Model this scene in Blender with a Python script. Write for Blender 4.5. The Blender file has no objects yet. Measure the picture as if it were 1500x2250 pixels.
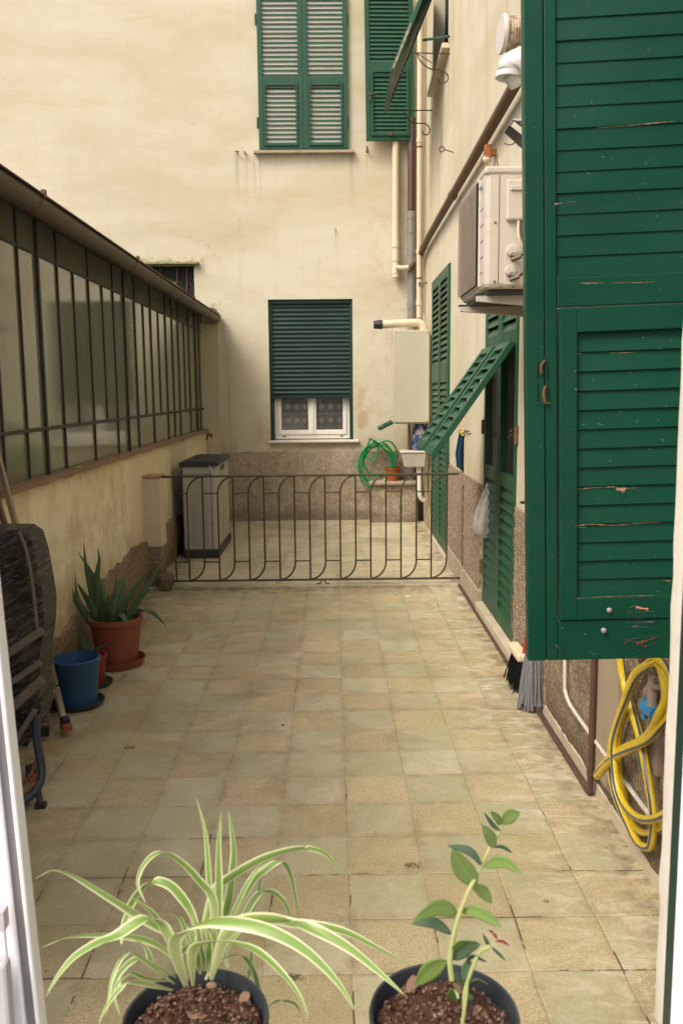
import bpy, math, random
from mathutils import Vector, Matrix, noise
random.seed(7)
sc = bpy.context.scene
col = sc.collection
# ---------------------------------------------------------------- camera
FPX, PITCH, YAW, ROLL = 1890.0, .1387, .0108, .0093
CAM = Vector((-.0441, -2.1897, 1.603))
def _axes():
    cy, sy = math.cos(YAW), math.sin(YAW)
    f = Vector((sy*math.cos(PITCH), cy*math.cos(PITCH), -math.sin(PITCH)))
    rt = Vector((cy, -sy, 0)); dn = f.cross(rt)
    c, s = math.cos(ROLL), math.sin(ROLL)
    return c*rt+s*dn, -s*rt+c*dn, f
RT, DN, FW = _axes()
cam_d = bpy.data.cameras.new('camera'); cam = bpy.data.objects.new('camera', cam_d); col.objects.link(cam)
cam.matrix_world = Matrix(((RT.x, -DN.x, -FW.x, CAM.x), (RT.y, -DN.y, -FW.y, CAM.y), (RT.z, -DN.z, -FW.z, CAM.z), (0, 0, 0, 1)))
cam_d.sensor_width = 36; cam_d.sensor_fit = 'AUTO'; cam_d.lens = FPX/2250*36
cam_d.clip_start = .02; cam_d.clip_end = 500
cam_d.dof.use_dof = True; cam_d.dof.focus_distance = 6.5; cam_d.dof.aperture_fstop = 14
sc.camera = cam
def ray(px, py): return RT*((px-750)/FPX)+DN*((py-1125)/FPX)+FW
def _on(px, py, ax, val):
    d = ray(px, py); return CAM+d*((val-CAM[ax])/d[ax])
def PX(px, py, X): return _on(px, py, 0, X)      # point of the plane x = X
def PY(px, py, Y): return _on(px, py, 1, Y)
def PZ(px, py, Z): return _on(px, py, 2, Z)
def AT(px, py, zc): return CAM+ray(px, py)*zc
# ---------------------------------------------------------------- sky, sun, exposure
SUN_EL, SUN_AZ = 50, 228          # azimuth of the sun seen from the yard, clockwise from +Y
w = bpy.data.worlds.new('World'); sc.world = w; w.use_nodes = True
wn = w.node_tree.nodes; wl = w.node_tree.links
sky = wn.new('ShaderNodeTexSky'); sky.sky_type = 'NISHITA'; sky.sun_disc = False
sky.sun_elevation = math.radians(SUN_EL); sky.sun_rotation = math.radians(SUN_AZ)
sky.air_density = .7; sky.dust_density = 6; sky.ozone_density = .6
wl.new(sky.outputs[0], wn['Background'].inputs[0]); wn['Background'].inputs[1].default_value = .15
sd = bpy.data.lights.new('sun', 'SUN'); so = bpy.data.objects.new('sun', sd); col.objects.link(so)
sd.energy = .85; sd.angle = math.radians(20); sd.color = (1, .965, .86)
el, az = math.radians(SUN_EL), math.radians(SUN_AZ)
sdir = Vector((math.sin(az)*math.cos(el), math.cos(az)*math.cos(el), math.sin(el)))
so.rotation_euler = sdir.to_track_quat('Z', 'Y').to_euler()
sc.view_settings.view_transform = 'Standard'; sc.view_settings.look = 'None'
sc.view_settings.exposure = .80; sc.view_settings.gamma = 1
# ---------------------------------------------------------------- mesh helpers
class MB:
    def __init__(s): s.v = []; s.f = []; s.uv = {}; s.mi = {}
    def add(s, vs, fs, uvs=None, mi=0):
        b = len(s.v); s.v += [Vector(p) for p in vs]
        for i, q in enumerate(fs):
            if uvs: s.uv[len(s.f)] = uvs[i]
            if mi: s.mi[len(s.f)] = mi
            s.f.append([b+k for k in q])
        return s
    def hexa(s, p):  # 8 corner points: z-low quad then z-high quad
        return s.add(p, [(0, 3, 2, 1), (4, 5, 6, 7), (0, 1, 5, 4), (1, 2, 6, 5), (2, 3, 7, 6), (3, 0, 4, 7)])
    def box(s, x0, x1, y0, y1, z0, z1, M=None):
        p = [Vector(c) for c in ((x0, y0, z0), (x1, y0, z0), (x1, y1, z0), (x0, y1, z0), (x0, y0, z1), (x1, y0, z1), (x1, y1, z1), (x0, y1, z1))]
        if M: p = [M@c for c in p]
        return s.hexa(p)
    def tube(s, pts, r, n=10, cap=True, twist=0.0, r2=None):
        pts = [Vector(p) for p in pts]; m = len(pts)
        rs = r if isinstance(r, (list, tuple)) else [r]*m
        t0 = (pts[1]-pts[0]).normalized()
        u = t0.orthogonal().normalized()
        if abs(t0.z) < .9: u = t0.cross(Vector((0, 0, 1))).normalized()
        vs = []; prev = t0; L = 0; Ls = [0]
        for i in range(1, m): L += (pts[i]-pts[i-1]).length; Ls.append(L)
        for i in range(m):
            t = (pts[min(i+1, m-1)]-pts[max(i-1, 0)])
            t = t.normalized() if t.length > 1e-9 else prev
            q = prev.rotation_difference(t); u = (q@u); u = (u-t*u.dot(t)).normalized(); prev = t
            v = t.cross(u)
            for k in range(n):
                a = 2*math.pi*k/n+twist*Ls[i]
                vs.append(pts[i]+(u*math.cos(a)+v*math.sin(a))*rs[i])
        fs = []; uv = []
        for i in range(m-1):
            for k in range(n):
                fs.append((i*n+k, i*n+(k+1) % n, (i+1)*n+(k+1) % n, (i+1)*n+k))
                uv.append(((k/n, Ls[i]), ((k+1)/n, Ls[i]), ((k+1)/n, Ls[i+1]), (k/n, Ls[i+1])))
        s.add(vs, fs, uv)
        if cap:
            b = len(s.v)-m*n
            s.f.append([b+k for k in reversed(range(n))]); s.f.append([b+(m-1)*n+k for k in range(n)])
        return s
    def lathe(s, prof, c=(0, 0, 0), n=40, M=None):
        vs = []
        for r, z in prof:
            for k in range(n):
                a = 2*math.pi*k/n; p = Vector((r*math.cos(a), r*math.sin(a), z))
                if M: p = M@p
                vs.append(p+Vector(c))
        fs = [(i*n+k, i*n+(k+1) % n, (i+1)*n+(k+1) % n, (i+1)*n+k) for i in range(len(prof)-1) for k in range(n)]
        return s.add(vs, fs)
    def strip(s, rows, closed=False):     # rows of equal length point lists -> grid
        n = len(rows[0]); vs = [p for r in rows for p in r]; m = len(rows)
        fs = []; uv = []
        for i in range(m-1):
            for k in range(n-1 if not closed else n):
                k2 = (k+1) % n
                fs.append((i*n+k, i*n+k2, (i+1)*n+k2, (i+1)*n+k))
                a, b = k/(n-1), (k+1)/(n-1)
                uv.append(((a, i/(m-1)), (b, i/(m-1)), (b, (i+1)/(m-1)), (a, (i+1)/(m-1))))
        return s.add(vs, fs, uv)
def cr(pts, k=6, closed=False):           # Catmull-Rom smoothing
    P = [Vector(p) for p in pts]; out = []; n = len(P)
    rng = range(n) if closed else range(n-1)
    for i in rng:
        if closed: a, b, c, d = P[(i-1) % n], P[i], P[(i+1) % n], P[(i+2) % n]
        else: a, b, c, d = P[max(i-1, 0)], P[i], P[i+1], P[min(i+2, n-1)]
        for j in range(k):
            t = j/k
            out.append(.5*((2*b)+(c-a)*t+(2*a-5*b+4*c-d)*t*t+(3*b-a-3*c+d)*t**3))
    out.append(P[0] if closed else P[-1])
    return out
def obj(name, mb, m, parent=None, smooth=False, bevel=0, solid=0):
    off = Vector((0, 0, 0)); p = parent
    while p is not None: off += Vector(p.location); p = p.parent
    me = bpy.data.meshes.new(name)
    me.from_pydata([v-off for v in mb.v], [], mb.f)
    if mb.uv:
        ul = me.uv_layers.new(name='UVMap')
        for fi, u in mb.uv.items():
            for li, c in zip(me.polygons[fi].loop_indices, u): ul.data[li].uv = c
    for mm in (m if isinstance(m, (list, tuple)) else [m]): me.materials.append(mm)
    for fi, i in mb.mi.items(): me.polygons[fi].material_index = i
    if smooth:
        for q in me.polygons: q.use_smooth = True
        try: me.set_sharp_from_angle(angle=math.radians(42))
        except Exception: pass
    me.update()
    o = bpy.data.objects.new(name, me); col.objects.link(o)
    if parent is not None: o.parent = parent
    if bevel:
        b = o.modifiers.new('bevel', 'BEVEL'); b.width = bevel; b.segments = 2; b.limit_method = 'ANGLE'; b.angle_limit = math.radians(40)
        b.harden_normals = False
    if solid:
        b = o.modifiers.new('solid', 'SOLIDIFY'); b.thickness = solid; b.offset = 0
    return o
def tag(o, label=None, cat=None, group=None, kind=None):
    if label: o['label'] = label
    if cat: o['category'] = cat
    if group: o['group'] = group
    if kind: o['kind'] = kind
    return o
def thing(name, loc, label, cat, group=None):
    o = bpy.data.objects.new(name, None); o.empty_display_size = .1; col.objects.link(o); o.location = loc
    return tag(o, label, cat, group)
# ---------------------------------------------------------------- material helpers
class NT:
    def __init__(s, name):
        s.m = bpy.data.materials.new(name); s.m.use_nodes = True
        s.t = s.m.node_tree; s.n = s.t.nodes; s.l = s.t.links
        s.b = s.n['Principled BSDF']; s.out = s.n['Material Output']
        s.tc = s.n.new('ShaderNodeTexCoord'); s.geo = s.n.new('ShaderNodeNewGeometry')
        s.pos = s.geo.outputs['Position']
    def link(s, a, b): s.l.new(a, b)
    def setv(s, sock, v):
        if isinstance(v, bpy.types.NodeSocket): s.l.new(v, sock)
        else:
            if isinstance(v, (tuple, list)) and len(v) == 3 and sock.type == 'RGBA': v = (*v, 1)
            sock.default_value = v
    def math(s, op, a, b=0.0, c=0.0, clamp=False):
        x = s.n.new('ShaderNodeMath'); x.operation = op; x.use_clamp = clamp
        s.setv(x.inputs[0], a); s.setv(x.inputs[1], b); s.setv(x.inputs[2], c); return x.outputs[0]
    def vmath(s, op, a, b):
        x = s.n.new('ShaderNodeVectorMath'); x.operation = op
        s.setv(x.inputs[0], a); s.setv(x.inputs[1], b); return x.outputs[0]
    def scale(s, vec, k): return s.vmath('MULTIPLY', vec, k)
    def noise(s, vec, sc_=5, det=4, rough=.55, dist=0):
        x = s.n.new('ShaderNodeTexNoise'); s.setv(x.inputs['Vector'], vec)
        x.inputs['Scale'].default_value = sc_; x.inputs['Detail'].default_value = det
        x.inputs['Roughness'].default_value = rough; x.inputs['Distortion'].default_value = dist
        return x.outputs[0]
    def voro(s, vec, sc_=5, feat='F1', rnd=1):
        x = s.n.new('ShaderNodeTexVoronoi'); x.feature = feat; s.setv(x.inputs['Vector'], vec)
        x.inputs['Scale'].default_value = sc_; x.inputs['Randomness'].default_value = rnd; return x.outputs
    def ramp(s, f, a, b, lo=0.0, hi=1.0):
        x = s.n.new('ShaderNodeMapRange'); x.interpolation_type = 'SMOOTHSTEP'
        s.setv(x.inputs['Value'], f); s.setv(x.inputs['From Min'], a); s.setv(x.inputs['From Max'], b)
        s.setv(x.inputs['To Min'], lo); s.setv(x.inputs['To Max'], hi); return x.outputs[0]
    def mix(s, f, a, b, mode='MIX'):
        x = s.n.new('ShaderNodeMix'); x.data_type = 'RGBA'; x.blend_type = mode; x.clamp_factor = True
        s.setv(x.inputs['Factor'], f); s.setv(x.inputs['A'], a) if False else s.setv(x.inputs[6], a); s.setv(x.inputs[7], b)
        return x.outputs[2]
    def xyz(s, v=None):
        x = s.n.new('ShaderNodeSeparateXYZ'); s.setv(x.inputs[0], v if v is not None else s.pos); return x.outputs
    def comb(s, x_, y_, z_):
        x = s.n.new('ShaderNodeCombineXYZ'); s.setv(x.inputs[0], x_); s.setv(x.inputs[1], y_); s.setv(x.inputs[2], z_); return x.outputs[0]
    def white(s, v):
        x = s.n.new('ShaderNodeTexWhiteNoise'); s.setv(x.inputs['Vector'], v); return x.outputs[0]
    def band(s, v, a, b, soft=.02):   # 1 inside [a,b]
        return s.math('MULTIPLY', s.ramp(v, a-soft, a+soft), s.ramp(v, b-soft, b+soft, 1.0, 0.0))
    def bump(s, h, strength=.3, dist=.01, prev=None):
        x = s.n.new('ShaderNodeBump'); x.inputs['Strength'].default_value = strength; x.inputs['Distance'].default_value = dist
        s.setv(x.inputs['Height'], h)
        if prev is not None: s.l.new(prev, x.inputs['Normal'])
        return x.outputs[0]
    def fin(s, color, rough=.6, normal=None, metal=0.0, spec=.5, **k):
        s.setv(s.b.inputs['Base Color'], color); s.setv(s.b.inputs['Roughness'], rough)
        s.setv(s.b.inputs['Metallic'], metal); s.setv(s.b.inputs['Specular IOR Level'], spec)
        if normal is not None: s.l.new(normal, s.b.inputs['Normal'])
        for a, v in k.items(): s.setv(s.b.inputs[a.replace('_', ' ')], v)
        return s.m
def simple(name, c, rough=.5, var=.25, sc_=8, c2=None, c2amt=.5, c2lo=.55, c2hi=.75, metal=0.0, bump=.1, bsc=60, spec=.5, **k):
    t = NT(name); p = t.tc.outputs['Object']
    n1 = t.noise(p, sc_, 5, .6)
    dark = tuple(x*(1-var) for x in c); lite = tuple(min(1, x*(1+var)) for x in c)
    cc = t.mix(n1, dark, lite)
    if c2 is not None:
        n2 = t.noise(t.vmath('ADD', p, (7.3, 1.1, 4.7)), sc_*1.7, 6, .65)
        cc = t.mix(t.math('MULTIPLY', t.ramp(n2, c2lo, c2hi), c2amt), cc, c2)
    nb = t.bump(t.noise(p, bsc, 4, .6), bump, .004)
    return t.fin(cc, t.ramp(n1, .2, .8, max(.02, rough-.08), min(1, rough+.1)), nb, metal, spec, **k)
# ---------------------------------------------------------------- materials
def plaster(name, base, low=None, kind='back'):
    t = NT(name); P = t.pos; x, y, z = t.xyz()
    big = t.noise(t.scale(P, (.5, .5, 1.3)), 1.1, 5, .6, .4)
    mid = t.noise(t.scale(P, (1, 1, 2.6)), 2.6, 6, .65, .3)
    ver = t.noise(t.scale(P, (7, 7, .35)), 1.6, 4, .6)
    fine = t.noise(P, 45, 4, .65)
    d1 = tuple(b*k for b, k in zip(base, (.88, .85, .77))); l1 = tuple(min(1, b*k) for b, k in zip(base, (1.06, 1.07, 1.10)))
    c = t.mix(t.ramp(big, .3, .7), d1, l1)
    c = t.mix(t.math('MULTIPLY', t.ramp(mid, .42, .72), .28), c, tuple(b*k for b, k in zip(base, (.86, .76, .60))))
    c = t.mix(t.math('MULTIPLY', t.ramp(ver, .55, .8), .22), c, tuple(b*k for b, k in zip(base, (.7, .66, .58))))
    c = t.mix(t.math('MULTIPLY', t.ramp(fine, .3, .75), .12), c, tuple(b*.72 for b in base))
    def stain(mask, colr, amt):
        nonlocal c
        c = t.mix(t.math('MULTIPLY', mask, amt), c, colr)
    strk = t.ramp(t.noise(t.scale(P, (26, 26, .8)), 1.0, 3, .6), .42, .72)
    brown = (.26, .17, .08); grime = (.20, .17, .12)
    if kind == 'back':
        rag = t.noise(P, 5, 5, .65)
        # runs under the big sill, the iron pins and the little nail
        for (xa, xb, za, zb, am) in ((-.93, -.84, 3.55, 4.38, .30), (.2, .29, 3.6, 4.38, .30), (-1.14, -1.10, 3.7, 4.38, .55), (-1.04, -1.0, 3.6, 4.38, .5), (.39, .43, 4.0, 4.42, .5), (-.9, .27, 4.15, 4.38, .16), (.02, .04, 3.2, 3.5, .4)):
            m = t.math('MULTIPLY', t.band(x, xa, xb, .02), t.ramp(z, za, zb, 0.0, 1.0)); m = t.math('MULTIPLY', m, t.ramp(z, zb, zb+.02, 1.0, 0.0))
            stain(t.math('MULTIPLY', m, t.ramp(t.noise(t.scale(P, (30, 30, 1.2)), 1, 3, .6), .35, .65)), grime, am)
        # damp beside the lower window, under its sill and above the render band
        m = t.math('MULTIPLY', t.band(x, .24, .42, .06), t.band(z, .95, 1.75, .18)); stain(t.math('MULTIPLY', m, t.ramp(rag, .4, .62)), (.42, .25, .09), .55)
        m = t.math('MULTIPLY', t.band(x, -1.0, -.74, .07), t.band(z, .85, 1.3, .12)); stain(t.math('MULTIPLY', m, t.ramp(rag, .38, .6)), (.42, .27, .10), .5)
        stain(t.math('MULTIPLY', t.ramp(z, .88, 1.12, 1.0, 0.0), t.ramp(rag, .4, .6)), (.34, .24, .12), .5)
        stain(t.math('MULTIPLY', t.band(x, .42, 1.2, .12), t.ramp(rag, .42, .66)), (.46, .34, .19), .35)
        # mould round the niche and where the gutter drips
        m = t.math('MULTIPLY', t.band(x, -2.5, -1.55, .05), t.band(z, 3.08, 3.20, .04)); stain(t.math('MULTIPLY', m, t.ramp(t.noise(P, 14, 5, .7), .4, .62)), (.20, .19, .10), .75)
        m = t.math('MULTIPLY', t.band(x, -1.56, -1.36, .06), t.band(z, 2.45, 2.66, .07)); stain(t.math('MULTIPLY', m, t.ramp(t.noise(P, 16, 5, .7), .42, .6)), (.13, .15, .05), .8)
        m = t.math('MULTIPLY', t.band(x, -1.42, -1.26, .05), t.band(z, .9, 2.5, .1)); stain(t.math('MULTIPLY', m, strk), grime, .45)
        lvl = t.noise(t.scale(P, (.35, .35, 2.2)), 1.3, 5, .7, .6)
        stain(t.math('MULTIPLY', t.ramp(lvl, .55, .72), t.ramp(z, 3.0, 4.2)), (.48, .37, .19), .4)
    if kind == 'side':
        stain(t.math('MULTIPLY', t.ramp(t.noise(t.scale(P, (1, 3.2, .45)), 1.2, 4, .6, .6), .5, .72), t.ramp(z, 1.0, 2.5)), (.40, .29, .13), .45)
        rag = t.noise(P, 6, 5, .65)
        stain(t.math('MULTIPLY', t.ramp(z, .9, 1.5, 1.0, 0.0), t.ramp(rag, .38, .62)), (.46, .34, .15), .45)
        m = t.math('MULTIPLY', t.ramp(y, 7.2, 7.6), t.ramp(z, .1, 1.4, 1.0, .2)); stain(t.math('MULTIPLY', m, t.ramp(rag, .35, .6)), (.24, .15, .08), .8)
        m = t.math('MULTIPLY', t.band(y, 6.45, 6.72, .05), t.band(z, 3.9, 4.3, .08)); stain(t.math('MULTIPLY', m, t.ramp(t.noise(t.scale(P, (1, 16, 3)), 1.5, 3), .5, .6)), (.10, .06, .03), .9)
        m = t.math('MULTIPLY', t.ramp(z, 3.0, 3.2), t.ramp(z, 3.2, 3.24, 1.0, 0.0)); stain(t.math('MULTIPLY', m, strk), grime, .4)
    if kind == 'low':
        rag = t.noise(t.scale(P, (1, 1, 1.2)), 3.5, 6, .7)
        stain(t.math('MULTIPLY', strk, t.ramp(rag, .3, .6)), (.34, .25, .13), .4)
        stain(t.ramp(rag, .42, .7), (.50, .38, .19), .5)
        stain(t.math('MULTIPLY', t.ramp(z, .25, .7, 1.0, 0.0), t.ramp(rag, .3, .55)), (.30, .19, .09), .6)
        m = t.math('MULTIPLY', t.ramp(y, 4.2, 4.45), t.ramp(z, .3, .5)); stain(m, (.62, .54, .38), .55)
    cp = t.vmath('ADD', P, t.scale(t.comb(t.math('SUBTRACT', t.noise(P, 4, 5, .7), .5), 0.0, t.math('SUBTRACT', t.noise(t.vmath('ADD', P, (5, 5, 5)), 4, 5, .7), .5)), (.5, .5, .5)))
    ve = t.voro(cp, 1.1, 'DISTANCE_TO_EDGE')[0]
    crk = t.math('MULTIPLY', t.ramp(ve, .0015, .005, 1.0, 0.0), t.ramp(t.noise(P, .9, 3), .52, .62))
    c = t.mix(t.math('MULTIPLY', crk, .45), c, tuple(b*.45 for b in base))
    blot = t.ramp(t.noise(t.vmath('ADD', P, (3, 8, 1)), 9, 6, .75), .56, .72); c = t.mix(t.math('MULTIPLY', blot, .22), c, tuple(b*k for b, k in zip(base, (.74, .66, .55))))
    b = t.bump(t.noise(P, 7, 5, .6), .35, .012)
    b = t.bump(crk, .4, -.003, b)
    b = t.bump(fine, .25, .004, b)
    return t.fin(c, .85, b, 0, .25)
CREAM = (.57, .535, .405)
M_back = plaster('plaster_back', CREAM, kind='back')
M_side = plaster('plaster_side', (.585, .545, .415), kind='side')
M_low = plaster('plaster_low', (.82, .76, .57), kind='low')
def render_coat(name, ca, cb, cc_, sc_=26, bs=1.0, damp=False, vary=.5):   # rough pebble / combed render
    t = NT(name); P = t.pos; x, y, z = t.xyz()
    n = t.noise(P, sc_, 5, .7, .4); v = t.voro(P, sc_*2.6)[0]; g = t.noise(P, sc_*3, 4, .7)
    c = t.mix(t.ramp(n, .35, .65), ca, cb)
    c = t.mix(t.ramp(g, .50, .68), c, cc_)
    c = t.mix(t.math('MULTIPLY', t.ramp(v, .25, .65), .5), c, tuple(q*.35 for q in ca))
    w_ = t.noise(P, 2.2, 5, .7); c = t.mix(t.math('MULTIPLY', t.ramp(w_, .45, .7), vary), c, tuple(q*.45 for q in ca))
    if damp: c = t.mix(t.math('MULTIPLY', t.ramp(z, .03, .3, 1.0, 0.0), .6), c, (.10, .085, .055))
    b = t.bump(t.noise(P, sc_*.8, 5, .7), bs, .02); b = t.bump(v, bs*.7, .008, b)
    return t.fin(c, .92, b, 0, .15)
def comb_coat(name):
    t = NT(name); P = t.pos; x, y, z = t.xyz()
    n = t.noise(P, 14, 6, .72, 1.2); d = t.noise(t.scale(t.comb(t.math('ADD', x, z), y, t.math('SUBTRACT', z, x)), (34, 10, 9)), 1.2, 5, .7, .8); g = t.noise(P, 90, 3, .7)
    c = t.mix(t.ramp(n, .35, .65), (.42, .345, .24), (.66, .57, .42)); c = t.mix(t.math('MULTIPLY', t.ramp(d, .45, .62), .5), c, (.30, .235, .15))
    c = t.mix(t.math('MULTIPLY', t.ramp(g, .5, .7), .35), c, (.25, .19, .125))
    w_ = t.noise(P, 2.2, 5, .7); c = t.mix(t.math('MULTIPLY', t.ramp(w_, .45, .7), .4), c, (.27, .215, .14)); c = t.mix(t.math('MULTIPLY', t.ramp(z, .1, .24, 1.0, 0.0), .5), c, (.19, .15, .10))
    b = t.bump(n, 1, .03); b = t.bump(d, 1, .02, b); b = t.bump(g, .5, .004, b)
    return t.fin(c, .95, b, 0, .12)
M_stucco_b = comb_coat('render_back')
M_stucco_r = render_coat('render_pebble', (.36, .265, .18), (.66, .54, .40), (.12, .08, .05), 34, 1.0, False, .3)
M_stucco_l = render_coat('render_left', (.30, .22, .14), (.44, .34, .235), (.17, .12, .075), 24, 1.0, True, .5)
M_stucco_n = render_coat('render_near', (.30, .235, .155), (.48, .39, .27), (.16, .12, .075), 30, .8, True, .6)
M_conc = simple('old_concrete', (.36, .31, .22), .85, .3, 5, (.16, .12, .07), .6, bump=.5, bsc=40, spec=.2)
M_kerb = simple('pale_kerb_stone', (.50, .43, .31), .8, .25, 6, (.24, .18, .10), .6, bump=.4, bsc=35, spec=.2)
M_marble = simple('white_marble', (.70, .66, .56), .45, .1, 5, (.45, .38, .27), .4, bump=.1)
def tiles(name, T=.25, zfar=False):
    t = NT(name); P = t.pos
    wob = t.noise(P, 3.0, 3, .5); wx = t.math('MULTIPLY', t.math('SUBTRACT', wob, .5), .016)
    x, y, z = t.xyz(); gx = t.math('DIVIDE', t.math('ADD', x, wx), T); gy = t.math('DIVIDE', t.math('SUBTRACT', y, wx), T)
    ix, iy = t.math('FLOOR', gx), t.math('FLOOR', gy)
    fx, fy = t.math('FRACT', gx), t.math('FRACT', gy)
    par = t.math('FLOORED_MODULO', t.math('ADD', ix, iy), 2.0)      # 1 = smooth tile
    r1 = t.white(t.comb(ix, iy, 3.0)); r2 = t.white(t.comb(ix, iy, 9.0)); r3 = t.white(t.comb(ix, iy, 21.0))
    par = t.math('ABSOLUTE', t.math('SUBTRACT', par, t.math('GREATER_THAN', r3, .93)))
    # smooth: pale grey green ; rough: granular ochre
    sm = t.mix(r1, (.38, .36, .222), (.53, .495, .335))
    sm = t.mix(t.math('MULTIPLY', t.ramp(t.noise(P, 6, 5, .65), .4, .7), .5), sm, (.36, .34, .19))
    gr = t.noise(P, 140, 4, .8); g2 = t.voro(P, 190)[0]
    ro = t.mix(r2, (.47, .39, .215), (.65, .55, .34))
    ro = t.mix(t.ramp(gr, .40, .56), (.31, .245, .125), ro)
    ro = t.mix(t.math('MULTIPLY', t.ramp(g2, .1, .42, 1.0, 0.0), .45), ro, (.80, .69, .46))
    c = t.mix(par, ro, sm)
    c = t.mix(t.ramp(t.noise(t.vmath('ADD', P, (6, 2, 0)), 1.1, 5, .7, .5), .35, .65, .0, .32), c, (.45, .40, .235))
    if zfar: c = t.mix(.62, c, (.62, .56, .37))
    c = t.mix(t.math('MULTIPLY', t.ramp(t.noise(P, 60, 5, .75), .48, .7), .35), c, (.27, .225, .125))
    c = t.mix(t.math('MULTIPLY', t.ramp(t.noise(t.vmath('ADD', P, (8, 1, 0)), 5, 6, .75, .6), .5, .68), .35), c, (.66, .57, .38))
    # darker worn borders of each tile, stains, moss, dirt, limescale
    ex = t.math('MINIMUM', fx, t.math('SUBTRACT', 1.0, fx)); ey = t.math('MINIMUM', fy, t.math('SUBTRACT', 1.0, fy))
    e = t.math('MINIMUM', ex, ey)
    st = t.noise(P, 1.7, 6, .68, .5)
    c = t.mix(t.math('MULTIPLY', t.ramp(st, .44, .66), .68), c, (.30, .26, .15))
    st2 = t.noise(t.vmath('ADD', P, (4.1, 9.2, 0)), 4.5, 6, .7, .4)
    edge = t.ramp(e, .0, .16, 1.0, .0)
    c = t.mix(t.math('MULTIPLY', t.math('MULTIPLY', edge, t.ramp(st2, .42, .68)), .55), c, (.22, .175, .09))
    ms = t.noise(t.vmath('ADD', P, (1.7, 3.3, 0)), 1.2, 5, .6, .4)
    c = t.mix(t.math('MULTIPLY', t.ramp(ms, .46, .68), .38), c, (.30, .31, .12))
    scale_ = t.math('MULTIPLY', t.ramp(x, .35, .85), t.ramp(t.noise(t.scale(P, (1, 2.2, 1)), 5.5, 6, .72, 1.2), .46, .66))
    c = t.mix(t.math('MULTIPLY', scale_, .62), c, (.72, .63, .49))
    c = t.mix(t.math('MULTIPLY', t.math('MULTIPLY', t.ramp(x, .6, 1.0), t.ramp(st2, .5, .66)), .45), c, (.44, .27, .16))
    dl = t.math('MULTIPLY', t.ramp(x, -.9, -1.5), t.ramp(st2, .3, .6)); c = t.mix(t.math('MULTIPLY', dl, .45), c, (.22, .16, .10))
    # joints: pale mortar with black broken stretches
    jw = t.ramp(e, .006, .016, 1.0, 0.0)
    jn = t.noise(P, 9, 4, .7)
    c = t.mix(t.math('MULTIPLY', jw, t.ramp(jn, .45, .65, .0, .6)), c, (.58, .50, .34))
    c = t.mix(t.math('MULTIPLY', t.ramp(e, .004, .012, 1.0, 0.0), .28), c, (.20, .17, .10))
    jn2 = t.noise(t.vmath('ADD', P, (11, 5, 0)), 3.2, 5, .7)
    thr = t.ramp(y, -.3, 1.6, .52, .64)
    blk = t.math('MULTIPLY', t.ramp(e, .006, .015, 1.0, 0.0), t.math('GREATER_THAN', jn2, thr))
    c = t.mix(t.math('MULTIPLY', blk, .88), c, (.06, .05, .02))
    # specks and fallen bits of leaf
    sp = t.voro(P, 7.0)
    c = t.mix(t.math('LESS_THAN', sp[0], .022), c, (.07, .04, .02))
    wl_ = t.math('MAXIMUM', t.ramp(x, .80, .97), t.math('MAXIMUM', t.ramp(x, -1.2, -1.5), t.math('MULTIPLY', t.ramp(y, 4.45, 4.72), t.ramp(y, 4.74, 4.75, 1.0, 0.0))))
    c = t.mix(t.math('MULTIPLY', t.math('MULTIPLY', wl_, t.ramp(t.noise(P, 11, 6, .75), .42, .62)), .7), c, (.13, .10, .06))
    c = t.mix(t.math('MULTIPLY', t.ramp(t.noise(t.scale(P, (1, 1.6, 1)), 22, 6, .8), .56, .68), .35), c, (.24, .20, .11))
    crk = t.math('MULTIPLY', t.ramp(t.voro(t.vmath('ADD', P, t.scale(t.comb(st2, st, 0.0), (.3, .3, 0))), 2.3, 'DISTANCE_TO_EDGE')[0], .002, .006, 1.0, 0.0), t.math('GREATER_THAN', r1, .95)); c = t.mix(t.math('MULTIPLY', crk, .7), c, (.12, .10, .05))
    g3 = t.noise(t.vmath('ADD', P, (2, 7, 0)), 95, 3, .85); c = t.mix(t.math('MULTIPLY', t.ramp(g3, .42, .34), .40), c, (.20, .165, .095)); c = t.mix(t.math('MULTIPLY', t.ramp(g3, .58, .68), .38), c, (.76, .68, .50))
    h = t.math('MULTIPLY', t.ramp(e, .0, .03), 1.0)
    tilt = t.math('MULTIPLY', r1, .6)
    b = t.bump(t.math('ADD', h, tilt), .5, .003); b = t.bump(t.math('MULTIPLY', gr, t.math('SUBTRACT', 1.0, par)), .6, .003, b); b = t.bump(t.noise(P, 12, 4, .6), .15, .006, b)
    rg = t.ramp(t.noise(P, 8, 4), .3, .7, .5, .75)
    return t.fin(c, rg, b, 0, .35)
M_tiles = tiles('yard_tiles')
M_tiles_b = tiles('yard_tiles_far', .25, True)
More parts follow.
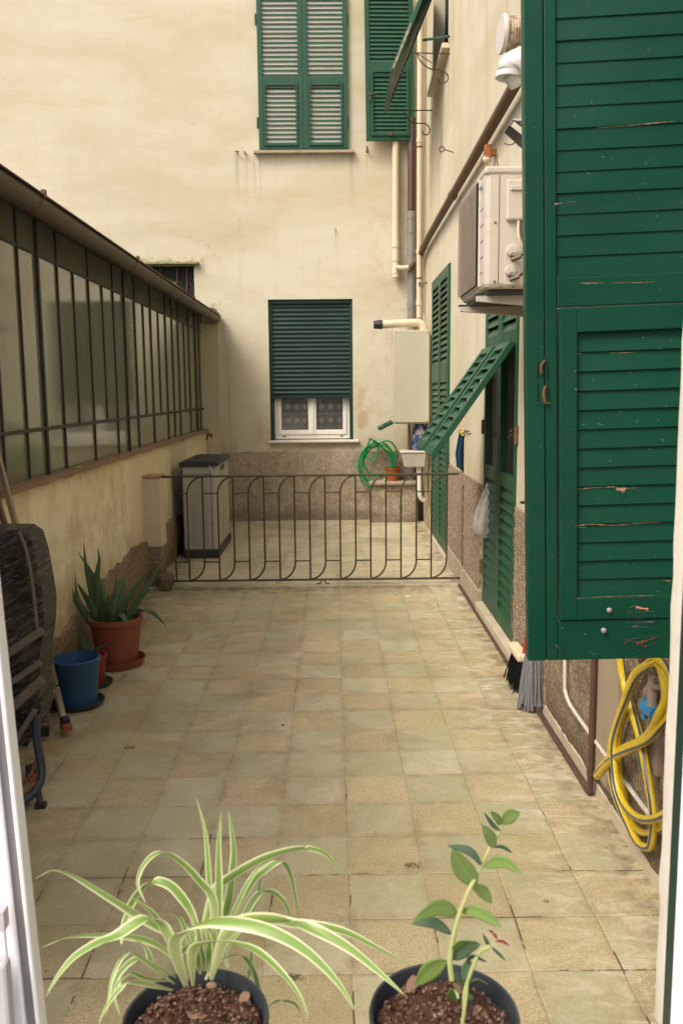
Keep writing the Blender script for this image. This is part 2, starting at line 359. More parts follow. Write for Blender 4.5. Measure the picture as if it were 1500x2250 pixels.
def paint(name, c, rough=.35, chip=(.40, .17, .08), chips=.0, wear=(.5, .5, .45), scr=0.0, spec=.38):
    t = NT(name); p = t.tc.outputs['Object']
    n1 = t.noise(p, 3.5, 5, .6); n2 = t.noise(t.scale(p, (3, 3, 40)), 3, 4, .6)
    cc = t.mix(n1, tuple(v*.78 for v in c), tuple(v*1.22 for v in c))
    cc = t.mix(t.math('MULTIPLY', t.ramp(n2, .5, .8), .18), cc, tuple(v*1.7 for v in c))
    sp = t.noise(p, 130, 2, .5)
    cc = t.mix(t.math('MULTIPLY', t.math('GREATER_THAN', sp, .76), .55), cc, wear)
    if scr:
        s1 = t.noise(t.scale(p, (5, 5, 60)), 3.1, 3, .5, .3)
        cc = t.mix(t.math('MULTIPLY', t.math('GREATER_THAN', s1, scr), .9), cc, chip)
    fd = t.noise(t.scale(p, (1.5, 1.5, 5)), 2.2, 6, .7); cc = t.mix(t.math('MULTIPLY', t.ramp(fd, .45, .75), .35), cc, tuple(v*.6+.018 for v in c))
    cc = t.mix(t.math('MULTIPLY', t.ramp(t.noise(t.scale(p, (3, 3, 1)), 16, 6, .8), .58, .74), .28), cc, (.07, .075, .05))
    b = t.bump(t.noise(t.scale(p, (2, 2, 30)), 8, 4, .6), .12, .003)
    b = t.bump(t.noise(p, 90, 3, .6), .08, .002, b)
    return t.fin(cc, t.ramp(n1, .3, .7, rough-.06, rough+.12), b, 0, spec)
M_gbig = paint('green_gloss_paint', (.003, .052, .029), .34, scr=.83, spec=.22)
M_green = paint('green_shutter_paint', (.013, .072, .036), .42)
M_greend = paint('dark_green_paint', (.009, .036, .026), .45)
M_greeno = paint('old_green_paint', (.035, .085, .055), .55, scr=.72)
M_roll = paint('roller_green', (.006, .032, .022), .4)
M_iron = simple('gate_iron', (.035, .048, .022), .55, .4, 30, (.12, .06, .025), .7, .45, .6, metal=.2, bump=.3, bsc=120)
M_rust = simple('rusty_iron', (.11, .055, .028), .75, .4, 30, (.22, .10, .035), .7, .45, .6, bump=.5, bsc=150)
M_bar = simple('dark_bar_paint', (.030, .026, .022), .6, .4, 12, (.08, .05, .03), .5, bump=.3, bsc=80)
M_copper = simple('brown_gutter', (.095, .070, .050), .55, .35, 6, (.12, .10, .07), .5, metal=.3, bump=.2, bsc=40)
M_drain = simple('brown_drain', (.085, .045, .034), .5, .3, 5, (.16, .11, .08), .4, bump=.15)
M_grayp = simple('grey_pvc', (.21, .19, .165), .5, .15, 6, (.14, .12, .09), .5, bump=.05)
M_creamp = simple('cream_pipe', (.62, .52, .36), .5, .12, 8, (.40, .28, .15), .5, bump=.05)
M_oldpipe = simple('weathered_brown_pipe', (.125, .078, .040), .7, .4, 14, (.26, .20, .12), .5, bump=.35, bsc=60)
M_whitep = simple('white_pvc', (.56, .56, .54), .4, .06, 6, (.5, .45, .38), .3, bump=.04)
M_white = simple('white_frame', (.80, .78, .70), .35, .05, 5, (.6, .54, .42), .25, bump=.04)
M_wsash = simple('white_sash_paint', (.96, .96, .96), .35, .02, 5, bump=.04)
M_gasket = simple('grey_gasket', (.20, .19, .20), .5, .1, 8, bump=.03)
M_gasketg = simple('green_black_frame', (.008, .035, .028), .35, .2, 8, bump=.03)
M_ac = simple('ac_cream_metal', (.52, .475, .395), .42, .07, 5, (.36, .28, .19), .4, .5, .75, bump=.05)
M_acg = simple('ac_bracket', (.50, .46, .40), .5, .12, 9, (.22, .14, .08), .6, .55, .7, bump=.1)
M_black = simple('black_plastic', (.018, .018, .018), .45, .3, 10, bump=.1)
M_dark = simple('dark_void', (.012, .011, .010), .8, .2, 4, bump=0)  # flat black standing in for the unlit depth behind openings
M_brass = simple('brass', (.30, .22, .11), .45, .25, 40, metal=.8, bump=.2)
M_boil = simple('boiler_enamel', (.50, .47, .34), .38, .05, 3, (.40, .33, .2), .3, .5, .8, bump=.03)
M_terra = simple('terracotta_plastic', (.23, .062, .036), .5, .15, 5, (.15, .05, .035), .6, bump=.1)
M_orange = simple('orange_plastic', (.32, .075, .022), .45, .15, 6, bump=.05)
M_blue = simple('blue_plastic', (.018, .085, .20), .42, .15, 5, (.06, .13, .20), .4, bump=.06)
M_red = simple('red_plastic', (.42, .03, .02), .4, .15, 6, bump=.05)
M_pot = simple('charcoal_pot', (.030, .036, .042), .5, .25, 20, (.10, .10, .10), .4, bump=.2)
M_saucer = simple('dark_saucer', (.035, .040, .034), .5, .25, 15, (.2, .18, .13), .4, bump=.2)
M_alu = simple('dull_aluminium', (.36, .31, .25), .45, .15, 12, (.22, .17, .12), .4, metal=.5, bump=.1)
M_wood = simple('grey_wood', (.22, .17, .12), .75, .3, 10, (.12, .08, .05), .5, bump=.4, bsc=50)
M_navy = simple('navy_tube', (.025, .035, .055), .4, .2, 10, (.09, .07, .05), .4, bump=.1)
M_boxg = simple('grey_resin', (.42, .39, .345), .5, .08, 6, (.14, .12, .095), .4, bump=.1)
M_boxd = simple('box_black', (.025, .027, .026), .5, .2, 6, bump=.1)
M_moss = simple('moss', (.10, .12, .025), .95, .5, 60, (.2, .16, .06), .6, bump=1, bsc=120)
M_cloth = simple('blue_cloth', (.012, .042, .075), .95, .25, 20, bump=.5, bsc=300, spec=.1)
M_yel = simple('yellow_peg', (.75, .55, .04), .5, .1, 9, bump=.05)
M_mop = simple('mop_cotton', (.22, .22, .23), .95, .35, 80, (.12, .12, .15), .7, bump=1, bsc=300, spec=.1)
M_straw = simple('pale_broom_head', (.66, .58, .38), .7, .15, 20, bump=.2)
M_slit_panel = simple('white_panel', (.66, .65, .60), .8, .05, 5, bump=.05)
M_jamb = simple('jamb_plaster', (.80, .76, .66), .8, .06, 9, (.6, .5, .38), .4, .55, .75, bump=.5, bsc=45, spec=.2)
M_room = simple('room_plaster', (.7, .66, .58), .85, .05, 5, bump=.1)
M_green_h = simple('green_hose', (.01, .36, .085), .2, .15, 10, bump=.05, Transmission_Weight=.25)
def hosemat():
    t = NT('yellow_hose'); u, v, _ = t.xyz(t.tc.outputs['UV'])
    s1 = t.band(t.math('FRACT', t.math('MULTIPLY', u, 2.0)), .36, .58, .03)
    n = t.noise(t.pos, 30, 4)
    c = t.mix(s1, t.mix(n, (.60, .40, .015), (.74, .55, .03)), (.045, .07, .13))
    c = t.mix(t.math('MULTIPLY', t.ramp(t.noise(t.pos, 22, 6, .75), .48, .68), .45), c, (.20, .15, .04))
    return t.fin(c, .32, t.bump(n, .05, .002), 0, .5)
M_hose = hosemat()
def leafmat(name, edge, mid, stripe=True, rough=.38, trans=.25):
    t = NT(name); u, v, _ = t.xyz(t.tc.outputs['UV'])
    d = t.math('ABSOLUTE', t.math('SUBTRACT', u, .5))
    fine = t.noise(t.comb(t.math('MULTIPLY', u, 14.0), t.math('MULTIPLY', v, 1.2), 0.0), 1.5, 3, .6)
    g = t.mix(fine, tuple(x*.72 for x in mid), tuple(x*1.25 for x in mid))
    if stripe:
        dd = t.math('ADD', d, t.math('MULTIPLY', t.math('SUBTRACT', fine, .5), .10))
        c = t.mix(t.math('MULTIPLY', t.ramp(d, .12, .32), .25), g, (.42, .50, .25)); c = t.mix(t.ramp(dd, .31, .40), c, edge)
        c = t.mix(t.ramp(v, .0, .28, .75, 0.0), c, (.66, .70, .36))
        c = t.mix(t.ramp(v, .955, .985), c, (.24, .14, .06))
    else:
        c = t.mix(t.ramp(v, .8, 1.0), g, edge); c = t.mix(t.ramp(d, .0, .035, .45, 0.0), c, tuple(min(1, x*1.7+.03) for x in mid)); c = t.mix(t.math('MULTIPLY', t.ramp(t.noise(t.pos, 160, 4, .7), .55, .7), .3), c, tuple(x*.5 for x in mid))
    m = t.fin(c, rough, t.bump(fine, .15, .001), 0, .5)
    tr = t.n.new('ShaderNodeBsdfTranslucent'); t.setv(tr.inputs[0], c)
    mx = t.n.new('ShaderNodeMixShader'); mx.inputs[0].default_value = trans
    t.link(t.b.outputs[0], mx.inputs[1]); t.link(tr.outputs[0], mx.inputs[2]); t.link(mx.outputs[0], t.out.inputs[0])
    return m
M_spider = leafmat('spider_leaf', (.68, .69, .43), (.19, .31, .06))
M_aloe = leafmat('aloe_leaf', (.12, .13, .05), (.065, .125, .050), False, .45, .05)
M_jade = leafmat('succulent_leaf', (.20, .28, .09), (.165, .26, .06), False, .35, .2)
M_jaded = leafmat('dark_succulent_leaf', (.09, .14, .09), (.075, .13, .07), False, .35, .15)
M_stem = simple('pale_stem', (.33, .37, .14), .5, .2, 30, (.5, .3, .15), .5, bump=.1)
M_redleaf = simple('red_leaf', (.20, .03, .03), .5, .2, 30, bump=.1)
def soilmat():
    t = NT('potting_soil'); P = t.pos
    n = t.noise(P, 90, 6, .75); v = t.voro(P, 110)[0]; g = t.noise(P, 260, 3, .8)
    c = t.mix(t.ramp(n, .35, .65), (.085, .038, .022), (.26, .14, .085))
    c = t.mix(t.ramp(v, .1, .55), c, (.13, .065, .04)); c = t.mix(t.math('GREATER_THAN', g, .68), c, (.42, .28, .19))
    b = t.bump(n, 1, .02); b = t.bump(v, .8, .01, b)
    return t.fin(c, .95, b, 0, .1)
M_soil = soilmat()
M_bark = simple('bark_chip', (.30, .18, .11), .9, .4, 60, (.5, .32, .2), .6, bump=.5, bsc=200)
def filmmat():
    t = NT('black_plastic_film'); p = t.tc.outputs['Object']
    q0 = t.xyz(p); q = t.comb(t.math('ADD', q0[0], t.math('MULTIPLY', q0[2], 1.1)), q0[1], t.math('MULTIPLY', t.math('SUBTRACT', q0[2], t.math('MULTIPLY', q0[0], .55)), 6.0)); n = t.noise(q, 5, 6, .65, 1.3); n2 = t.noise(t.scale(q, (1.5, 2, 2.5)), 6, 5, .65, 1.2)
    c = t.mix(t.ramp(n, .42, .66), (.018, .015, .014), (.12, .095, .07)); c = t.mix(t.math('MULTIPLY', t.ramp(n2, .54, .68), .7), c, (.27, .225, .17))  # pale diagonal streaks put the film's sheen into its colour
    b = t.bump(n, 1, .035); b = t.bump(n2, .9, .02, b)
    return t.fin(c, .26, b, 0, .6)
M_film = filmmat()
def bagmat():
    t = NT('clear_bag'); p = t.pos; n = t.noise(t.scale(p, (14, 14, 5)), 3, 5, .6, 1)
    m = t.fin((.72, .68, .62), .25, t.bump(n, .8, .02), 0, .5)
    tr = t.n.new('ShaderNodeBsdfTransparent'); mx = t.n.new('ShaderNodeMixShader')
    t.setv(mx.inputs[0], t.ramp(n, .35, .65, .5, .75))
    t.link(tr.outputs[0], mx.inputs[1]); t.link(t.b.outputs[0], mx.inputs[2]); t.link(mx.outputs[0], t.out.inputs[0])
    return m
M_bag = bagmat()
def glassmat(name, tint=(.012, .014, .012), ior=1.9, rg=.03):
    t = NT(name); n = t.noise(t.pos, 2.0, 3)
    c = t.mix(n, tint, tuple(v*2.2 for v in tint))
    b = t.bump(t.noise(t.pos, 1.3, 2), .06, .01)
    c = t.mix(t.math('MULTIPLY', t.ramp(t.noise(t.scale(t.pos, (1, 5, .8)), 2.2, 5, .7), .4, .7), .4), c, tuple(v*1.9 for v in tint)); m = t.fin(c, rg, b, 0, .5); t.b.inputs['IOR'].default_value = ior; return m
M_glass = glassmat('veranda_glass', (.105, .105, .075), 1.55, .09)
M_glassd = glassmat('dark_door_glass', (.006, .010, .010), 1.5)
def clearglass():
    t = NT('window_glass'); t.fin((.9, .9, .9), .02, None, 0, .5)
    tr = t.n.new('ShaderNodeBsdfTransparent'); tr.inputs[0].default_value = (.9, .92, .9, 1); mx = t.n.new('ShaderNodeMixShader')
    gl = t.n.new('ShaderNodeBsdfGlossy'); gl.inputs['Roughness'].default_value = .03; gl.inputs['Color'].default_value = (.9, .9, .9, 1)
    fr = t.n.new('ShaderNodeFresnel'); fr.inputs[0].default_value = 1.7
    t.link(fr.outputs[0], mx.inputs[0]); t.link(tr.outputs[0], mx.inputs[1]); t.link(gl.outputs[0], mx.inputs[2]); t.link(mx.outputs[0], t.out.inputs[0])
    return t.m
M_clear = clearglass()
def lace():
    t = NT('lace_curtain'); x, y, z = t.xyz()
    zz = t.math('FLOORED_MODULO', z, .17)
    # rows of dots, then rows of pale round motifs
    fx = t.math('SUBTRACT', t.math('FRACT', t.math('MULTIPLY', x, 9.5)), .5); fz = t.math('SUBTRACT', t.math('DIVIDE', zz, .17), .38)
    r = t.math('SQRT', t.math('ADD', t.math('POWER', fx, 2.0), t.math('POWER', t.math('MULTIPLY', fz, 1.5), 2.0)))
    mot = t.ramp(t.math('ADD', r, t.math('MULTIPLY', t.math('SUBTRACT', t.noise(t.pos, 30, 3), .5), .25)), .24, .36, 1.0, 0.0)
    dots = t.math('MULTIPLY', t.band(zz, .130, .158, .004), t.math('GREATER_THAN', t.math('FRACT', t.math('MULTIPLY', x, 30.0)), .45))
    k = t.math('MAXIMUM', mot, dots)
    fold = t.ramp(t.noise(t.scale(t.pos, (14, 14, .6)), 1.2, 2), .3, .7, .6, 1.0)
    c = t.mix(k, (.52, .49, .45), (.93, .90, .85)); c = t.mix(fold, (.42, .39, .35), c)
    return t.fin(c, .95, t.bump(k, .3, .003), 0, .1)
M_lace = lace()
def bagprint():
    t = NT('printed_blue_bag'); v = t.voro(t.pos, 22); n = t.noise(t.pos, 14, 3)
    c = t.mix(t.ramp(n, .4, .6), (.02, .045, .16), (.05, .12, .25)); c = t.mix(t.math('GREATER_THAN', n, .56), c, (.40, .38, .36)); c = t.mix(t.math('GREATER_THAN', t.noise(t.pos, 20, 2), .63), c, (.25, .05, .04))
    return t.fin(c, .4)
M_print = bagprint()
# ---------------------------------------------------------------- builders shared by facades
def XR(y): return 1.005+.0078*y                     # foot line of the right-hand wall
RANG = -math.pi/2-.0078
def MR(y, z, out=0.0):                              # local x -> towards the camera, local y -> into the wall
    return Matrix.Translation((XR(y)-out, y, z))@Matrix.Rotation(RANG, 4, 'Z')
def MBk(x, z, out=0.0): return Matrix.Translation((x, YB-out, z))
YB = 8.42
def wall(mb, fn, us, zs, holes, depth):
    U = sorted(set(us+[h[0] for h in holes]+[h[1] for h in holes])); Z = sorted(set(zs+[h[2] for h in holes]+[h[3] for h in holes]))
    for i in range(len(U)-1):
        for j in range(len(Z)-1):
            cu, cz = (U[i]+U[i+1])/2, (Z[j]+Z[j+1])/2
            if any(h[0] < cu < h[1] and h[2] < cz < h[3] for h in holes): continue
            mb.add([fn(U[i], Z[j], 0), fn(U[i+1], Z[j], 0), fn(U[i+1], Z[j+1], 0), fn(U[i], Z[j+1], 0)], [(0, 1, 2, 3)])
    for a, b, c, d in holes:
        for (p, q) in (((a, c), (b, c)), ((b, c), (b, d)), ((b, d), (a, d)), ((a, d), (a, c))):
            mb.add([fn(*p, 0), fn(*q, 0), fn(*q, depth), fn(*p, depth)], [(0, 1, 2, 3)])
    a, b, c, d = min(U), max(U), min(Z), max(Z)
    e = depth+.1
    mb.add([fn(a, c, e), fn(b, c, e), fn(b, d, e), fn(a, d, e)], [(0, 1, 2, 3)])
    for (p, q) in (((a, c), (b, c)), ((b, c), (b, d)), ((b, d), (a, d)), ((a, d), (a, c))):
        mb.add([fn(*p, 0), fn(*q, 0), fn(*q, e), fn(*p, e)], [(0, 1, 2, 3)])
def slats(mb, M, x0, x1, z0, z1, pitch, depth=.040, th=.007, ang=35, y=.0, jit=.0):
    n = max(1, round((z1-z0)/pitch)); p = (z1-z0)/n
    for i in range(n):
        zc = z0+(i+.5)*p
        A = M@Matrix.Translation(((x0+x1)/2, y, zc))@Matrix.Rotation(math.radians(ang+random.uniform(-jit, jit)), 4, 'X')@Matrix.Rotation(random.uniform(-jit, jit)*.003, 4, 'Y')
        # local: depth along z before tilt; tilting X by +ang swings the top inward (+y is inward)
        mb.box(-(x1-x0)/2, (x1-x0)/2, -th/2, th/2, -depth/2, depth/2, A)
def leaf(name, parent, M, w, h, secs, m, st=.056, th=.038, pitch=.053, depth=.045, ang=-35, sth=.007, flap=None, jit=.5, mid=None, label=None):
    """secs: list of (z0,z1) louvred sections; solid rails between. One mesh with stiles, rails and slats."""
    mb = MB()
    mb.box(0, st, 0, th, 0, h, M); mb.box(w-st, w, 0, th, 0, h, M)
    z = 0
    for (a, b) in secs:
        mb.box(st, w-st, .002, th-.002, z, a, M)
        slats(mb, M, st, w-st, a, b, pitch, depth, sth, ang, th/2, jit)
        z = b
    mb.box(st, w-st, .002, th-.002, z, h, M)
    o = obj(name, mb, m, parent, bevel=.002)
    if label: o['label'] = label
    if flap:
        f = MB(); a, b, s2 = flap
        f.box(st+.004, st+s2, -.012, th*.5, a, b, M); f.box(w-st-s2, w-st-.004, -.012, th*.5, a, b, M)
        f.box(st+s2, w-st-s2, -.012, th*.5, a, a+s2, M); f.box(st+s2, w-st-s2, -.012, th*.5, b-s2, b, M)
        obj('flap_frame', f, m, o, bevel=.002)
    return o
# ================================================================ SETTING
g = MB(); g.add([(-40, -40, -.03), (40, -40, -.03), (40, 40, -.03), (-40, 40, -.03)], [(0, 1, 2, 3)])
tag(obj('ground', g, M_conc), kind='structure')
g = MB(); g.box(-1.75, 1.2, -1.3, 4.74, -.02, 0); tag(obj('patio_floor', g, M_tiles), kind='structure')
g = MB(); g.box(-1.75, 1.2, 4.744, 8.5, -.02, .028); tag(obj('raised_patio_floor', g, M_tiles_b, bevel=.006), kind='structure')
g = MB()
ys = [.0+i*.12 for i in range(38)]
for i in range(len(ys)-1):
    a, b = ys[i], ys[i+1]-(.004 if i % 6 == 5 else 0)
    h1 = .045+.006*noise.noise(Vector((a*3, 0, 0))); 
    g.hexa([(XR(a)-.022, a, -.01), (XR(a)+.03, a, -.01), (XR(b)+.03, b, -.01), (XR(b)-.022, b, -.01), (XR(a)-.018, a, h1), (XR(a)+.03, a, h1+.01), (XR(b)+.03, b, h1+.01), (XR(b)-.018, b, h1)])
tag(obj('kerb', g, M_kerb, bevel=.004), kind='structure')
# ================================================================ BACK BUILDING
bb = thing('apartment_building', (0, YB, 0), 'cream building across the far end of the yard with a half lowered roller shutter', 'building')
mb = MB(); wall(mb, lambda u, z, d: Vector((u, YB+d, z)), [-7, 1.5], [-.05, 8.5], [(-.79, .225, 1.02, 2.712), (-.84, .17, 4.44, 6.3), (-2.36, -1.665, 2.4, 3.12)], .22)
obj('facade', mb, M_back, bb)
# rough base coat with a proud bottom course
mb = MB(); rows = []
for j in range(14):
    z = -.02+.90*j/13; row = []
    for i in range(90):
        x = -1.65+2.75*i/89; q = noise.noise(Vector((x*6, z*6, 1)))*.010+noise.noise(Vector((x*19, z*19, 5)))*.007
        zz = z+(noise.noise(Vector((x*9, 0, 3)))*.012 if j == 13 else 0)
        row.append((x, YB-.020+q*(1 if j < 13 else .2)-(.022 if z < .17 else 0), zz))
    rows.append(row)
rows.append([(p[0], YB+.01, p[2]+.002) for p in rows[-1]])
mb.strip(rows); obj('rough_base_coat', mb, M_stucco_b, bb, smooth=True)
mb = MB(); mb.box(-1.62, -1.385, YB-.05, YB+.01, .86, 2.44); obj('gutter_shade_strip', mb, M_back, bb, bevel=.006)  # raised strip added where the gutter's shadow falls on the wall
# upper window: two closed leaves, sill
mb = MB(); mb.box(-.83, .16, YB-.016, YB+.10, 4.45, 6.3); win = obj('window', mb, M_slit_panel, bb); win['label'] = 'upper window closed with two green louvred shutter leaves'  # white panel added close behind the slats so their gaps read bright
HU = 1.70
for k, x0 in enumerate((-.852, -.331)):
    M = Matrix.Translation((x0+.001, YB-.045, 4.425))
    leaf('shutter_leaf', win, M, .517, HU, [(.045, .70), (.80, 1.655)], M_green, st=.055, pitch=.0505, depth=.022, ang=-30, sth=.005)
    f = MB()
    for a, b in ((.060, .082), (.435, .457)): f.box(a, b, -.014, .006, .035, .725, M)
    f.box(.082, .435, -.014, .006, .035, .06, M); f.box(.082, .435, -.014, .006, .70, .725, M)
    obj('flap_frame', f, M_green, win, bevel=.002)
mb = MB()
for z in (4.72, 5.85):
    for x in (-.862, .184): mb.tube([(x, YB-.03, z-.06), (x, YB-.03, z+.06)], .012, 8)
for x in (-.76, -.42, -.24, .10):
    mb.box(x-.008, x+.008, YB-.062, YB-.044, 5.08, 5.16)
obj('hinge', mb, M_greend, win)
mb = MB(); mb.box(-.915, .26, YB-.075, YB+.03, 4.375, 4.408); obj('sill', mb, M_conc, win, bevel=.004)
# second shutter, one leaf folded nearly flat on the wall in the corner
M = Matrix.Translation((.398, YB-.15, 4.485))@Matrix.Rotation(math.radians(3), 4, 'Z')@Matrix.Rotation(math.radians(-.6), 4, 'Y')
sh = leaf('shutter', bb, M, .555, 1.68, [(.085, .70), (.86, 1.62)], M_green, st=.050, pitch=.044, depth=.060, ang=-24, sth=.006, flap=(.05, .78, .035), label='single green louvred shutter leaf folded back beside the corner downpipes')
mb = MB(); mb.tube([M@Vector((.02, -.03, .50)), M@Vector((.12, -.035, .505))], .006, 6); mb.tube([M@Vector((.045, -.028, .43)), M@Vector((.045, -.028, .53))], .007, 6); mb.box(.26, .30, -.03, 0, .05, .085, M)
obj('latch', mb, M_rust, sh)
# lower window: frame, sashes, glass, curtain, roller
mb = MB(); y0 = YB+.13
x0, x1, z0, z1 = -.745, .185, 1.03, 2.70
mb.box(x0, x0+.05, y0, y0+.06, z0, z1); mb.box(x1-.05, x1, y0, y0+.06, z0, z1); mb.box(x0+.05, x1-.05, y0, y0+.06, z0, z0+.06)
lw = obj('window', mb, M_white, bb, bevel=.003); lw['label'] = 'lower window with white frame, lace curtain and dark green roller shutter most of the way down'
for a, b in ((x0+.04, -.285), (-.275, x1-.04)):
    s = MB(); s.box(a, a+.045, y0-.012, y0+.045, z0+.055, z1); s.box(b-.045, b, y0-.012, y0+.045, z0+.055, z1); s.box(a+.045, b-.045, y0-.012, y0+.045, z0+.055, z0+.11)
    obj('sash', s, M_white, lw, bevel=.003)
    s = MB(); s.add([(a+.04, y0+.02, z0+.1), (b-.04, y0+.02, z0+.1), (b-.04, y0+.02, z1), (a+.04, y0+.02, z1)], [(0, 1, 2, 3)]); obj('glass_pane', s, M_clear, lw)
s = MB(); s.box(-.30, -.26, y0-.024, y0-.012, z0+.06, z1); obj('mullion', s, M_white, lw, bevel=.003)
s = MB()
for x in (-.63, .085): s.box(x-.018, x+.018, y0-.004, y0+.001, z0+.024, z0+.036)
obj('drain_cap', s, M_black, lw)
s = MB(); rows = []
for j in range(2):
    rows.append([(-.72+.9*i/80, y0+.075+.010*math.sin(i*.9), 1.04+j*.7) for i in range(81)])
s.strip(rows); obj('curtain', s, M_lace, lw, smooth=True)
s = MB(); s.box(-.79, .225, YB+.225, YB+.229, 1.02, 2.71); obj('unlit_room_sheet', s, M_dark, lw)  # black sheet painting the darkness of the room
s = MB(); prof = []; n = 22; zb, zt = 1.57, 2.712
for i in range(n):
    for k in range(6):
        u = k/6; z = zb+(zt-zb)*(i+u)/n
        prof.append((YB+.060-.012*math.sin(math.pi*min(1, u*1.15)) if u < .87 else YB+.066, z))
prof.append((YB+.06, zt))
s.strip([[(x, p[0], p[1]) for p in prof] for x in (-.755, .195)])
s.box(-.755, .195, YB+.045, YB+.075, 1.53, 1.572)
obj('roller_shutter', s, M_roll, lw, smooth=False)
s = MB(); s.box(-.788, -.752, YB+.03, YB+.10, 1.022, 2.71); s.box(.192, .223, YB+.03, YB+.10, 1.022, 2.71); s.box(-.752, .192, YB+.03, YB+.055, 2.665, 2.71)
obj('guide_rail', s, M_greend, lw, bevel=.003)
s = MB(); s.box(-.818, .29, YB-.055, YB+.13, .99, 1.018); obj('sill', s, M_marble, lw, bevel=.005)
# mossy niche
s = MB(); s.box(-2.36, -1.665, YB+.10, YB+.14, 2.4, 3.12); nw = obj('niche_window', s, M_dark, bb)
s = MB(); s.box(-2.42, -1.60, YB-.075, YB+.05, 3.125, 3.155); obj('hood_slab', s, simple('mossy_slab', (.33, .30, .14), .9, .3, 12, (.16, .17, .05), .8, .4, .6, bump=.8), nw, bevel=.006)
s = MB()
for x in (-2.3, -2.1, -1.90, -1.78, -1.69): s.tube([(x, YB+.08, 2.42), (x+.02, YB+.08, 3.1)], .009, 6)
for i in range(9): 
    a = Vector((random.uniform(-2.2, -1.7), YB+.05, random.uniform(2.7, 3.0))); s.tube([a, a+Vector((random.uniform(-.1, .1), 0, random.uniform(-.18, .05)))], .003, 4)
obj('rusty_grille', s, M_rust, nw)
# masonry block in the corner, with a slab on top
blk = thing('masonry_block', (.7, 8.25, .028), 'low rough masonry block with a worn slab on top under the green hose', 'block')
mb = MB(); rows = []
def blkpt(u, z):
    ps = [(.425, 8.39), (.425, 8.12), (.99, 8.13)]
    L1 = .27; L = .27+.565
    d = u*L
    if d < L1: p = Vector(ps[0]).lerp(Vector(ps[1]), d/L1); n = Vector((-1, 0))
    else: p = Vector(ps[1]).lerp(Vector(ps[2]), (d-L1)/(L-L1)); n = Vector((0, -1))
    q = noise.noise(Vector((p.x*7, p.y*7, z*7)))*.02+noise.noise(Vector((p.x*21, p.y*21, z*21)))*.010-(0 if z < .17 else .012)
    return (p.x+n.x*q, p.y+n.y*q, z)
for j in range(12): rows.append([blkpt(i/50, .03+.46*j/11) for i in range(51)])
mb.strip(rows); mb.box(.46, .99, 8.16, 8.39, .03, .47); obj('rough_body', mb, M_stucco_b, blk, smooth=True)
mb = MB(); mb.box(.405, .995, 8.09, 8.40, .485, .525); obj('top_slab', mb, M_conc, blk, bevel=.012)
# ================================================================ RIGHT BUILDING
rb = thing('house', (XR(4), 4, 0), 'cream plastered house along the right side of the yard with louvred green doors and shutters', 'building')
mb = MB()
H_D2 = (5.80, 7.17, .06, 2.76); H_D1 = (2.77, 3.86, .10, 2.62); H_W2 = (6.12, 7.38, 4.70, 6.6); H_W0 = (-1.15, -.20, .98, 2.9); H_S = (7.78, 8.16, 1.0, 1.42)
wall(mb, lambda u, z, d: Vector((XR(u)+d, u, z)), [-1.6, .35, YB+.3], [-.05, .0, 8.5], [H_D2, H_D1, H_W2, H_W0, H_S], .20)
obj('facade', mb, M_side, rb)
def coat(name, y0, y1, z0, ztf, m, nx, nz, out=.016, amp=.008, fr=16):
    mb = MB(); rows = []
    for j in range(nz+1):
        row = []
        for i in range(nx+1):
            y = y0+(y1-y0)*i/nx; zt = ztf(y); z = z0+(zt-z0)*j/nz
            q = noise.noise(Vector((y*fr, z*fr, 2)))*amp+noise.noise(Vector((y*fr*2.7, z*fr*2.7, 7)))*amp*.6
            row.append((XR(y)-out-q*(1 if j < nz else .2), y, z))
        rows.append(row)
    rows.append([(XR(p[1])+.01, p[1], p[2]+.004) for p in rows[-1]])
    mb.strip(rows)
    mb.strip([[(XR(r[0][1])+.01, r[0][1], r[0][2]) for r in rows], [r[0] for r in rows]]); mb.strip([[r[-1] for r in rows], [(XR(r[-1][1])+.01, r[-1][1], r[-1][2]) for r in rows]])
    return obj(name, mb, m, rb, smooth=True)
coat('pebble_coat', 3.93, 5.76, .04, lambda y: .935+.012*noise.noise(Vector((y*8, 1, 0))), M_stucco_r, 90, 46, .018, .008, 30)
coat('pebble_coat', 1.9, 2.72, .04, lambda y: .935+.012*noise.noise(Vector((y*8, 1, 0))), M_stucco_r, 60, 46, .018, .008, 30)
coat('rough_base_coat', -.9, 1.9, -.02, lambda y: .94, M_stucco_n, 110, 40, .014, .008, 14)
mb = MB(); mb.hexa([(XR(.98)-.055, .98, 0), (XR(.98)+.02, .98, 0), (XR(1.28)+.02, 1.28, 0), (XR(1.28)-.055, 1.28, 0), (XR(.98)-.055, .98, .93), (XR(.98)+.02, .98, .93), (XR(1.28)+.02, 1.28, .93), (XR(1.28)-.055, 1.28, .93)]) if False else mb.hexa([(XR(.80)-.03, .80, .10), (XR(.80)+.02, .80, .10), (XR(1.10)+.02, 1.10, .10), (XR(1.10)-.03, 1.10, .10), (XR(.80)-.03, .80, .935), (XR(.80)+.02, .80, .935), (XR(1.10)+.02, 1.10, .935), (XR(1.10)-.03, 1.10, .935)])
obj('smooth_patch', mb, simple('smooth_render_patch', (.33, .27, .18), .85, .2, 5, (.2, .15, .09), .5, bump=.3), rb, bevel=.004)
